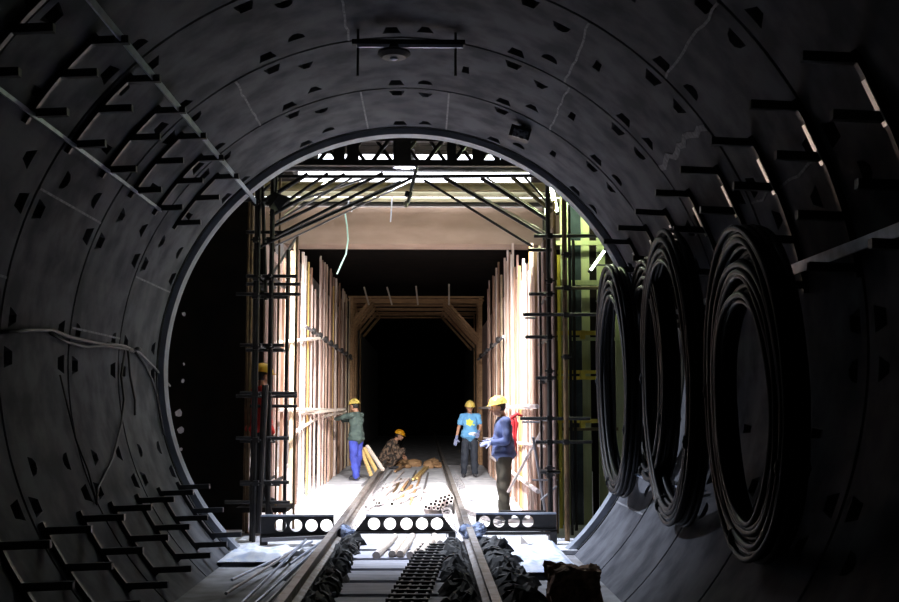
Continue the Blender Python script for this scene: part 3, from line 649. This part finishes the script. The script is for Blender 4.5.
for i in range(9):
    y = 11.15-.84*i; bracket('dark steel cable bracket on the upper left lining, %s from the tunnel mouth' % (ORD[i] if i else 'first'), -1, y, (2.36, 2.14, 1.88), .26, 'upper left cable brackets')
for i in range(8):
    y = 12.0-.84*i; bracket('dark steel cable bracket on the lower left lining, %s from the tunnel mouth' % (ORD[i] if i else 'first'), -1, y, (-.85, -1.1, -1.36), .34, 'lower left cable brackets')
for i in range(8):
    y = 11.5-.88*i; bracket('dark steel cable bracket on the right lining, %s from the tunnel mouth' % (ORD[i] if i else 'first'), 1, y, (1.75, 1.45, 1.1, .8), .3, 'right cable brackets')
    a = [math.acos((z-.43)/R) for z in (1.66, 1.42)]
    tag(build('bracket_strip', beam(BM(), *[arc((CX, CZ), R-.045, a[0], a[1], 1, y-.01)[q] for q in (0, 1)], .05, .006, V((math.sin(sum(a)/2), 0, math.cos(sum(a)/2)))), mat('bright_zinc', (.9, .92, .95), rough=.28, metal=1)), 'short bright zinc strip on the right cable bracket, %s from the tunnel mouth' % (ORD[i] if i else 'first'), 'strip', 'bright strips on the right brackets')
def strip(label, x, z, y0, y1, w=.05, m=STEEL):
    tag(build('earthing_strip', beam(BM(), (x, y0, CAMZ+z), (x, y1, CAMZ+z), .012, w), m), label, 'strip')
strip('pale flat steel strip along the tips of the upper left brackets', -1.97, 2.385, 3, 12.6, .06)
strip('pale flat steel strip along the bottoms of the upper left brackets', -2.50, 1.86, 3, 10.3, .03)
strip('galvanised flat strip behind the cable coils on the right lining', 2.40, .9, 5, 11.6, .07)
# ------------------------------------------------------------ cable coils hung on the right lining
def coil(label, y, z, r, tilt, n, seed, x):
    rr = random.Random(seed); t = thing('cable_coil', label, 'cable', (x, y, z-r))
    for i in range(n):
        ox = (i % 4)*.042-.06+rr.uniform(-.01, .01); ri = r-(i//4)*.05-rr.uniform(0, .03); bm = BM(); pts = []
        dz = -.02*(i//4)+rr.uniform(-.04, .02)
        for k in range(56):
            a = 2*PI*k/56; wob = .012*math.sin(3*a+i)+.01*math.sin(5*a+2*i)
            yy = (ri*.93+wob)*math.sin(a); zz = (ri*1.06+wob)*math.cos(a)
            pts.append(V((x+ox+tilt*yy+.10*(zz > 0)*zz*-.3+.0, y+yy, z+zz+dz)))
        build('cable_turn', tube(bm, pts, .021, 8, closed=True), RUBBER, t, smooth=True)
    for a in (PI*.9, PI*1.35, PI*.5):
        c = V((x+tilt*r*.9*math.sin(a), y+r*.88*math.sin(a), z+r*1.0*math.cos(a)))
        build('tie', ell(BM(), c, (.11, .035, .09), sub=2), SEAL, t)
coil('tall coil of black cable on the right lining, the farthest one by the tunnel mouth', 11.35, CAMZ+.30, 1.12, .02, 18, 1, 2.0)
coil('tall coil of black cable hanging in the middle of the right lining', 9.15, CAMZ+.27, 1.15, .03, 15, 2, 2.06)
coil('large coil of black cable on the right lining nearest the photographer', 6.9, CAMZ+.12, 1.0, .02, 26, 3, 2.06)
coil('tall coil of black cable hanging between the farthest and the middle coil', 10.2, CAMZ+.35, .98, .03, 14, 5, 2.12)
pts = [P(627, 470, 11), P(648, 480, 10.3), P(668, 485, 9.8), P(690, 490, 9.2), P(705, 491, 8.9)]
tag(build('steel_wire', tube(BM(), pts, .012, 6), STEEL), 'thin pale wire tied between the bottoms of the cable coils', 'wire')

# ------------------------------------------------------------ things fixed to the tunnel crown
hy = 8.95; zb = P(405, 43.5, hy).z
def crown(x): return CZ+math.sqrt(R*R-(x-CX)**2)
t = thing('ceiling_lamp', 'lamp hung from a steel bar on two rods at the tunnel crown', 'lamp', (P(400, 43, hy).x, hy, zb-.2))
for px in (358, 455.5):
    x = P(px, 43, hy).x; build('rod', tube(BM(), [(x, hy, crown(x)+.01), (x, hy, P(px, 76, hy).z)], .011, 8), DARK, t)
build('bar', box(BM(), (P(352, 43, hy).x, hy-.02, zb-.012), (P(465, 43, hy).x, hy+.03, zb+.03)), DARK, t)
build('strip', box(BM(), (P(357, 43, hy).x, hy-.026, zb-.042), (P(463, 43, hy).x, hy-.012, zb-.013)), STEEL, t)
lx = P(394, 50, hy).x; bm = BM()
rings = [(.035, .03), (.05, -.02), (.135, -.055), (.14, -.075), (.1, -.105), (.05, -.115)]
rw = [[bm.verts.new((lx+r*math.cos(2*PI*k/20), hy+r*math.sin(2*PI*k/20), zb-.02+z)) for k in range(20)] for r, z in rings]
for i in range(len(rw)-1):
    for k in range(20): bm.faces.new((rw[i][k], rw[i][(k+1) % 20], rw[i+1][(k+1) % 20], rw[i+1][k]))
bm.faces.new(rw[0]); bm.faces.new(rw[-1][::-1]); build('lamp_shade', bm, DARK, t)
build('lamp_bulb', ell(BM(), (lx, hy-.02, zb-.135), (.035, .035, .02), sub=2), STEEL, t)
c = P(521, 131, 11.0); ax = V((CX, 11.0, CZ)); nrm = (c-ax); nrm.y = 0; nrm.normalize(); c = ax+nrm*(R-.1)
t = thing('flood_lamp', 'small unlit floodlight fixed to the lining above the tunnel mouth', 'lamp', c)
build('bracket', tube(BM(), [c, ax+nrm*(R+.01)], .02, 8), DARK, t)
build('housing', beam(BM(), c+V((-.1, .02, .03)), c+V((.1, .02, -.03)), .14, .12), DARK, t)
build('lens', beam(BM(), c+V((-.075, -.065, .0)), c+V((.075, -.065, -.045)), .02, .085), mat('lens_glass', (.5, .55, .65), (.05, .05, .06), rough=.1, scale=30), t)

# ------------------------------------------------------------ cables along the left wall
def onwall(px, py, off=.02):      # pixel -> point on the lining surface, pushed inwards
    v = P(px, py, 1)-V((0, 0, CAMZ)); a = v.x**2+v.z**2; b = -2*(v.x*CX+v.z*.43); c_ = CX**2+.43**2-(R-off)**2
    s = (-b+math.sqrt(b*b-4*a*c_))/(2*a); return V((v.x*s, s, CAMZ+v.z*s))
CABLE = mat('wall_cable', (.02, .02, .022), rough=.5)
def wcable(label, pts, r, m=CABLE):
    tag(build('wall_cable', tube(BM(), [onwall(*p) for p in pts], r, 6), m, smooth=True), label, 'cable')
wcable('dark cable running level along the left lining to the junction', [(2, 332), (30, 330), (52, 330), (70, 337), (95, 343), (120, 346), (134, 350)], .016)
wcable('second thinner cable sagging under the level cable on the left lining', [(50, 333), (66, 342), (85, 347), (105, 346), (130, 350)], .012)
wcable('black cable dropping down the left lining from the cable junction', [(125, 350), (121, 375), (124, 400), (121, 425), (112, 460), (98, 488), (96, 503)], .011)
wcable('short black cable hanging from the junction on the left lining', [(128, 350), (130, 375), (135, 400), (135, 415)], .012)
wcable('black cable running from the junction to the tunnel mouth', [(134, 350), (145, 365), (152, 380), (157, 397), (160, 415), (164, 435)], .014)
wcable('pale cable end sticking out from the junction on the left lining', [(108, 343), (125, 346), (140, 353), (155, 368), (170, 386)], .012, GREYP)
wcable('thin cable curving down the lower left lining', [(60, 375), (66, 400), (76, 440), (88, 470), (97, 505)], .008)
lumpy('cable_junction', 'knot of taped cables on the left lining where the level cable ends', 'junction', onwall(134, 350, .04), (.06, .18, .05), CABLE, .01, 5, 4, .012)

# ------------------------------------------------------------ people
SKIN = mat('skin', (.42, .22, .14), (.36, .18, .11), rough=.55, scale=12)
HAIR = mat('black_hair', (.012, .01, .009), rough=.6)
BOOT = mat('dark_boots', (.03, .03, .035), (.05, .05, .06), rough=.7, scale=9)
HATP = mat('pale_yellow_helmet', (.90, .74, .22), rough=.3)
HATY = mat('yellow_helmet', (.90, .62, .06), rough=.3)
HATO = mat('orange_yellow_helmet', (.90, .46, .02), rough=.3)
GLOVE = mat('blue_grey_glove', (.10, .12, .28), (.24, .26, .36), rough=.8, scale=25)
NAVY = mat('navy_jacket', (.065, .095, .24), (.035, .048, .11), rough=.8, scale=7, bump=.5)
KHAKI = mat('khaki_trousers', (.07, .062, .045), (.045, .04, .03), rough=.85, scale=7, bump=.5)
JEANS = mat('black_jeans', (.012, .016, .025), (.025, .03, .045), rough=.8, scale=7, bump=.4)
GREENS = mat('green_grey_shirt', (.085, .12, .105), (.05, .075, .07), rough=.85, scale=7, bump=.5)
BLUEP = mat('bright_blue_trousers', (.06, .09, .50), (.04, .05, .30), rough=.8, scale=7, bump=.5)
CAMO = mat('camouflage_cloth', (.035, .025, .02), (.20, .13, .09), rough=.85, scale=13, thr=(.48, .52))
REDV = mat('red_vest', (.7, .03, .02), rough=.7)
def tee():
    m = mat('light_blue_tshirt', (.13, .36, .62), (.10, .28, .52), rough=.8, scale=6, bump=.3); nt = m.node_tree; N = nt.nodes; L = nt.links
    b = N['Principled BSDF']; src = b.inputs['Base Color'].links[0].from_socket
    tc = N.new('ShaderNodeTexCoord'); nz = N.new('ShaderNodeTexNoise'); nz.inputs['Scale'].default_value = 16; L.new(tc.outputs['Object'], nz.inputs['Vector'])
    sp = N.new('ShaderNodeVectorMath'); sp.operation = 'DISTANCE'; sp.inputs[1].default_value = (.0, .13, 1.24); L.new(tc.outputs['Object'], sp.inputs[0])
    ad = N.new('ShaderNodeMath'); ad.operation = 'MULTIPLY_ADD'; ad.inputs[1].default_value = .22; L.new(nz.outputs['Fac'], ad.inputs[0]); L.new(sp.outputs['Value'], ad.inputs[2])
    lt = N.new('ShaderNodeMath'); lt.operation = 'LESS_THAN'; lt.inputs[1].default_value = .19; L.new(ad.outputs[0], lt.inputs[0])
    mx = N.new('ShaderNodeMix'); mx.data_type = 'RGBA'; L.new(lt.outputs[0], mx.inputs[0]); L.new(src, mx.inputs[6]); mx.inputs[7].default_value = (.62, .75, .10, 1)
    L.new(mx.outputs[2], b.inputs['Base Color']); return m
TEE = tee()

def hand(bm, wrist, dirn, palm_n, s=1.0, curl=.5, side=1):
    d = V(dirn).normalized(); n_ = V(palm_n); n_ = (n_-d*n_.dot(d)).normalized(); w = d.cross(n_)*side
    c = V(wrist)+d*.05*s; rot = Matrix((w, d, n_)).transposed()
    ell(bm, c, (.042*s, .055*s, .018*s), rot, 2)
    for i, (o_, L) in enumerate(((-.031, .062), (-.011, .072), (.010, .068), (.029, .052))):
        a = c+d*.04*s+w*o_*s; p = a; dd = d.copy(); r0 = .0095*s
        for k in range(3):
            dd = (dd+n_*curl*(.45+.2*k)).normalized(); q = p+dd*L*s*(.45, .32, .25)[k]; cone(bm, p, q, r0*(1-.1*k), r0*(.92-.1*k), 8); p = q
    a = c-d*.025*s-w*.03*s; p = a; dd = (d*.6-w*.75+n_*.2).normalized()
    for k in range(2):
        q = p+dd*.034*s; cone(bm, p, q, .012*s, .0105*s, 8); p = q; dd = (dd+d*.5+n_*curl*.3).normalized()
def person(label, loc, heading, J, c, hat=HATP, top=None, bottom=None, gloves=None, short=False, seed=0, hemz=None, extra=None, voxel=.011, scale=1):
    """J: joints in the person's frame, x to their right, y forward, z up."""
    t = thing('person', label, 'person', loc, heading)
    J = {k: V(v) for k, v in J.items()}
    pel, che, nek, hd = J['pelvis'], J['chest'], J['neck'], J['head']
    up = (nek-pel).normalized(); sx = (J['shR']-J['shL']).normalized(); fy = up.cross(sx).normalized(); T = Matrix((sx, fy, up)).transposed()
    hu = J.get('headup', V((0, .12, 1)).normalized()).normalized(); hf = J.get('face', V((0, 1, 0))); hf = (hf-hu*hf.dot(hu)).normalized(); hx = hf.cross(hu); HR = Matrix((hx, hf, hu)).transposed()
    H = lambda x, y, z: hd+HR @ V((x, y, z))
    # body
    bm = BM(); ell(bm, H(0, .0, .01), (.076, .096, .10), HR); ell(bm, H(0, .03, -.055), (.058, .068, .062), HR); cone(bm, H(0, .085, .0), H(0, .112, -.026), .010, .016, 8)
    ell(bm, H(0, .072, -.09), (.028, .026, .02), HR, 2); ell(bm, H(0, .082, -.052), (.026, .02, .012), HR, 2)
    for s in (-1, 1): ell(bm, H(s*.078, -.005, -.015), (.010, .02, .032), HR, 2)
    for s in (-1, 1): ell(bm, H(s*.03, .078, .022), (.022, .018, .010), HR, 2)
    cone(bm, nek-up*.03, hd-hu*.05-hf*.015, .058, .054)
    ell(bm, che, (.15, .10, .19), T); ell(bm, pel, (.145, .105, .13), T); cone(bm, pel, che, .115, .13); cone(bm, J['shL'], J['shR'], .055, .055)
    for s in 'LR':
        cone(bm, J['sh'+s], J['el'+s], .050, .040); cone(bm, J['el'+s], J['wr'+s], .038, .027)
        cone(bm, J['hip'+s], J['kn'+s], .082, .055); cone(bm, J['kn'+s], J['an'+s], .055, .038); cone(bm, J['an'+s]-V((0, 0, .03)), J['an'+s]+J['toe'+s]*.14-V((0, 0, .045)), .036, .026)
        hb = bm
        dr = J.get('hd'+s, J['wr'+s]-J['el'+s]); pn = J.get('pn'+s, V((0, 1, 0)) if abs(dr.normalized().y) < .8 else V((0, 0, -1)))
        if not gloves: hand(bm, J['wr'+s], dr, pn, 1, .45, 1 if s == 'R' else -1)
    childlocal('body', baked(bm, .0085, 2), SKIN, t, True)
    for s in (-1, 1):
        pass
    bm = BM()
    for s in (-1, 1): ell(bm, H(s*.03, .088, .006), (.012, .010, .008), HR, 2)
    childlocal('eyes', bm, HAIR, t, True)
    childlocal('lips', ell(BM(), H(0, .100, -.054), (.020, .008, .006), HR, 2), mat('lips', (.30, .10, .08), rough=.5), t, True)
    bm = BM(); ell(bm, H(0, -.022, .012), (.084, .09, .095), HR)
    childlocal('hair', bm, HAIR, t, True)
    if gloves:
        for s in 'LR':
            bm = BM(); dr = J.get('hd'+s, J['wr'+s]-J['el'+s]); pn = J.get('pn'+s, V((0, 1, 0)) if abs(dr.normalized().y) < .8 else V((0, 0, -1)))
            cone(bm, J['wr'+s]-dr.normalized()*.05, J['wr'+s]+dr.normalized()*.03, .036, .033); hand(bm, J['wr'+s], dr, pn, 1.12, .4, 1 if s == 'R' else -1)
            childlocal('glove', baked(bm, .0075, 1), gloves, t, True)
    # garment for the upper body
    bm = BM(); ell(bm, che, (.182, .138, .21), T); cone(bm, J['shL']+up*.0, J['shR'], .068, .068); cone(bm, che, nek-up*.05, .115, .07)
    hem = J.get('hem', pel+up*-.02); cone(bm, che-up*.05, hem, .138, .165); ell(bm, hem-up*.02, (.215, .172, .085), T); ell(bm, hem.lerp(che, .45), (.165, .125, .16), T); ell(bm, hem.lerp(che, .2), (.198, .158, .13), T)
    for s in 'LR':
        cone(bm, J['sh'+s], J['sh'+s].lerp(J['el'+s], .62 if short else 1), .070, .064 if short else .056)
        if not short: cone(bm, J['el'+s], J['wr'+s].lerp(J['el'+s], .08), .055, .045)
    if not short: tube(bm, [nek-up*.05, nek+up*.015+fy*.005], [.085, .066], 16)
    childlocal('shirt' if short or top is GREENS else 'jacket', baked(bm, voxel, 2, .018), top, t, True)
    bm = BM(); ell(bm, pel-up*.02, (.158, .122, .115), T)
    for s in 'LR': cone(bm, J['hip'+s], J['kn'+s], .104, .088); cone(bm, J['kn'+s], J['an'+s]+V((0, 0, .01)), .088, .074)
    childlocal('trousers', baked(bm, voxel, 2, .018), bottom, t, True)
    for s in 'LR':
        bm = BM(); a = J['an'+s]; to = J['toe'+s]; cone(bm, a-V((0, 0, .035))-to*.05, a+to*.15-V((0, 0, .048)), .043, .036); cone(bm, a+V((0, 0, .05)), a-V((0, 0, .03)), .05, .045)
        bb2 = baked(bm, .01, 1)
        for v in bb2.verts: v.co.z = max(v.co.z, a.z-.085)
        childlocal('boot', bb2, BOOT, t, True)
    # helmet: shell with rib and brim
    bm = BM(); n = 28; rows = []
    for i in range(9):
        th = i/8*PI/2; rows.append([bm.verts.new(H(.112*math.cos(th)*math.cos(2*PI*k/n), -.004+.134*math.cos(th)*math.sin(2*PI*k/n), .045+.112*math.sin(th)+(.006 if abs(math.cos(2*PI*k/n)) < .18 else 0))) for k in range(n)])
    brim = [bm.verts.new(H(.124*math.cos(2*PI*k/n), .150*math.sin(2*PI*k/n)+(.035 if math.sin(2*PI*k/n) > .3 else 0)*math.sin(2*PI*k/n), .036)) for k in range(n)]
    rows = [brim]+rows
    for i in range(len(rows)-2):
        for k in range(n): bm.faces.new((rows[i][k], rows[i][(k+1) % n], rows[i+1][(k+1) % n], rows[i+1][k]))
    bm.faces.new(rows[-2]); bmesh.ops.solidify(bm, geom=bm.faces[:], thickness=.004)
    childlocal('helmet', bm, hat, t, True)
    if extra: extra(t, J, T)
    t.scale = (scale,)*3
    return t
def stand(**k):
    J = dict(pelvis=(0, 0, .97), chest=(0, .01, 1.25), neck=(0, .0, 1.45), head=(0, .035, 1.60), shL=(-.17, 0, 1.39), shR=(.17, 0, 1.39), elL=(-.23, -.03, 1.12), elR=(.23, -.03, 1.12), wrL=(-.25, .06, .88), wrR=(.25, .06, .88),
             hipL=(-.085, 0, .92), hipR=(.085, 0, .92), knL=(-.10, .02, .50), knR=(.10, .02, .50), anL=(-.11, -.02, .09), anR=(.11, -.02, .09), toeL=(-.15, 1, 0), toeR=(.15, 1, 0))
    J.update(k); return J
# near man in profile, facing the track, holding a slim handset
def phone(t, J, T):
    p = V(J['wrR'])+V((-.05, .13, .02)); 
def near():
    loc = P(504, 520, 15.1); loc.z = .02
    J = stand(head=(0, .075, 1.585), neck=(0, .01, 1.44), elR=(.23, -.02, 1.13), wrR=(.13, .17, 1.10), elL=(-.23, .0, 1.12), wrL=(-.14, .19, 1.09), hdR=(-.3, .9, -.05), hdL=(.25, .9, -.1), pnR=(-.6, .2, -.7), pnL=(.6, .2, -.7),
              headup=V((0, .18, 1)), face=V((0, 1, -.25)), knL=(-.09, .01, .50), knR=(.09, .0, .50), anR=(.09, -.04, .09), anL=(-.08, .03, .09))
    t = person('man in yellow helmet, navy jacket and khaki trousers standing near the right beam in profile', loc, math.radians(97), J, None, HATP, NAVY, KHAKI, gloves=GLOVE, scale=.975)
    tt = tag(build('handset', box(BM(), (-.03, -.07, -.008), (.03, .08, .008)), DARK), 'dark handset held by the man in the navy jacket', 'handset')
    m = Matrix.Translation(loc) @ Matrix.Rotation(math.radians(97), 4, 'Z'); p = m @ V((0, .29, 1.06)); tt.location = p; tt.rotation_euler = (math.radians(25), 0, math.radians(97))
near()
def blue():
    loc = P(470, 474, 24.9); loc.z = .01
    J = stand(shL=(-.175, 0, 1.39), elL=(-.25, .0, 1.14), wrL=(-.19, .16, 1.0), hdL=(.2, .5, -.6), elR=(.26, -.02, 1.12), wrR=(.31, .02, .88), head=(.0, .06, 1.59), headup=V((-.05, .22, 1)), face=V((-.15, 1, -.3)), knR=(.12, .03, .5), anR=(.14, -.02, .09))
    def pouch(t, J, T): childlocal('waist_pouch', ell(BM(), (-.06, .15, .98), (.10, .035, .045), sub=3), CLOTHW, t, True)
    person('man in pale yellow helmet and light blue printed t-shirt facing the camera', loc, math.radians(178), J, None, HATP, TEE, JEANS, gloves=GLOVE, short=True, extra=pouch, scale=.98)
blue()
def left():
    loc = P(356, 475, 23.9); loc.z = .01
    J = stand(elL=(-.20, .24, 1.33), wrL=(-.14, .46, 1.30), elR=(.20, .24, 1.30), wrR=(.12, .48, 1.26), hdL=(0, 1, .0), hdR=(0, 1, 0), head=(0, .06, 1.59), chest=(0, .0, 1.25), anL=(-.12, -.1, .09), anR=(.1, .08, .09), knL=(-.1, .0, .5), hem=(0, 0, .90), face=V((0, 1, -.2)))
    person('man in green grey shirt and bright blue trousers holding a pole against the left formwork', loc, math.radians(57), J, None, HATP, GREENS, BLUEP, scale=1.0)
    a = P(352, 409, 23.6); M_ = Matrix.Translation(loc) @ Matrix.Rotation(math.radians(57), 4, 'Z')
    hL, hR = M_ @ V((-.14, .53, 1.28)), M_ @ V((.12, .55, 1.24))
    tag(build('timber_pole', tube(BM(), [P(346, 411.5, hR.y), P(318, 418, hR.y-2.2), P(296, 431, 16.6)], .028, 8), PALET), 'pale pole held out along the left formwork by the man in the green shirt', 'pole')
    tag(build('timber_batten', beam(BM(), P(345, 409, hL.y+.15), P(300, 414, 18.6), .05, .05), PALET), 'pale batten resting along the left formwork above the held pole', 'batten')
left()
def squat():
    loc = P(389, 466, 28.2); loc.z = .01
    J = dict(pelvis=(0, -.12, .30), chest=(0, .04, .58), neck=(0, .17, .74), head=(0, .27, .86), shL=(-.17, .12, .70), shR=(.17, .12, .70), elL=(-.26, .20, .47), elR=(.26, .20, .47), wrL=(-.12, .34, .36), wrR=(.10, .36, .33),
             hipL=(-.09, -.10, .28), hipR=(.09, -.10, .28), knL=(-.15, .33, .46), knR=(.15, .33, .44), anL=(-.12, .05, .09), anR=(.12, .05, .09), toeL=(-.15, 1, 0), toeR=(.15, 1, 0), headup=V((0, .35, 1)), face=V((0, 1, -.4)), hem=(0, -.13, .26))
    person('man in orange yellow helmet and camouflage clothes squatting at the left rail', loc, math.radians(-98), J, None, HATO, CAMO, CAMO, scale=.98)
squat()
def hidden():
    loc = P(260, 408, 14.0); loc.z = .36
    person('worker in red vest and yellow helmet half hidden inside the left scaffold', loc, math.radians(-60), stand(), None, HATY, REDV, JEANS)
    tag(build('scaffold_plank', box(BM(), (loc.x-.22, 13.6, .28), (loc.x+.4, 14.25, .34)), BLACKM), 'dark plank low in the left scaffold under the hidden worker', 'plank')
hidden()

# ------------------------------------------------------------ light: overcast daylight down the open shaft, the lit work lamp, added fill floodlights
w = bpy.data.worlds.new('sky'); sc.world = w; w.use_nodes = True; bg = w.node_tree.nodes['Background']
bg.inputs[0].default_value = (.90, .93, 1.0, 1); bg.inputs[1].default_value = 5
pl = bpy.data.lights.new('shaft_opening', 'AREA'); pl.shape = 'RECTANGLE'; pl.size = 4.3; pl.size_y = 7.4; pl.cycles.is_portal = True
po = bpy.data.objects.new('shaft_opening', pl); C.link(po); po.location = (-.2, 16.3, 5.95)
def lamp(name, loc, target, watts, size, col, spread=180):
    l = bpy.data.lights.new(name, 'AREA'); l.energy = watts; l.size = size; l.color = col; l.spread = math.radians(spread)
    o = bpy.data.objects.new(name, l); C.link(o); o.location = loc; o.rotation_euler = (V(target)-V(loc)).to_track_quat('-Z', 'Y').to_euler(); return o

def fill_spot(label, loc, target, watts, ang, col=(1, .97, .95), blend=.6, size=.08):  # added fill light that brightens the chamber and tunnel mouth
    loc = V(loc); d_ = (V(target)-loc).normalized()
    l = bpy.data.lights.new('fill_beam', 'SPOT'); l.energy = watts; l.spot_size = math.radians(ang); l.spot_blend = blend; l.color = col; l.shadow_soft_size = size
    o = bpy.data.objects.new('fill_beam', l); C.link(o); o.location = loc+d_*.1; o.rotation_euler = d_.to_track_quat('-Z', 'Y').to_euler()
    t = thing('floodlight', label, 'lamp', loc); s_, u_ = frame(d_)  # fixture added around the fill beam
    bm = BM(); A = [[bm.verts.new(loc+d_*k+s_*i*w+u_*j*w) for i, j in ((-1, -1), (1, -1), (1, 1), (-1, 1))] for k, w in ((-.08, .06), (.02, .11))]
    bm.faces.new(A[0]); 
    for k in range(4): bm.faces.new((A[0][k], A[0][(k+1) % 4], A[1][(k+1) % 4], A[1][k]))
    build('housing', bm, DARK, t); build('yoke', tube(BM(), [loc-d_*.05, loc-d_*.05+V((0, 0, .3))], .015, 6), DARK, t)
fill_spot('floodlight added as fill under the deck on the left, aimed along the track into the chamber', (-1.5, 14.0, 4.80), (-.3, 22.5, .2), 3000, 54)
fill_spot('floodlight added as fill under the deck on the right, aimed along the track into the chamber', (1.1, 14.0, 4.80), (-.3, 21.5, .2), 3000, 54)
fill_spot('floodlight added as fill under the deck in the middle, aimed at the chamber floor between the rails', (-.25, 14.3, 4.80), (-.25, 17.9, 0), 6500, 88, blend=.8)
fill_spot('floodlight added as fill under the deck in the middle, aimed at the tunnel invert', (-.25, 13.6, 4.78), (-.2, 13.0, -.2), 3600, 72, (.74, .82, 1), 1)
fill_spot('floodlight added as fill high in the left scaffold, aimed at the lower right lining', (-1.75, 12.95, 4.0), (1.7, 11.5, .3), 1500, 62, (.76, .84, 1), 1)
vs = sc.view_settings; vs.view_transform = 'Standard'; vs.look = 'None'; vs.gamma = 1; vs.use_curve_mapping = False; vs.exposure = -.22
sc.display_settings.display_device = 'sRGB'
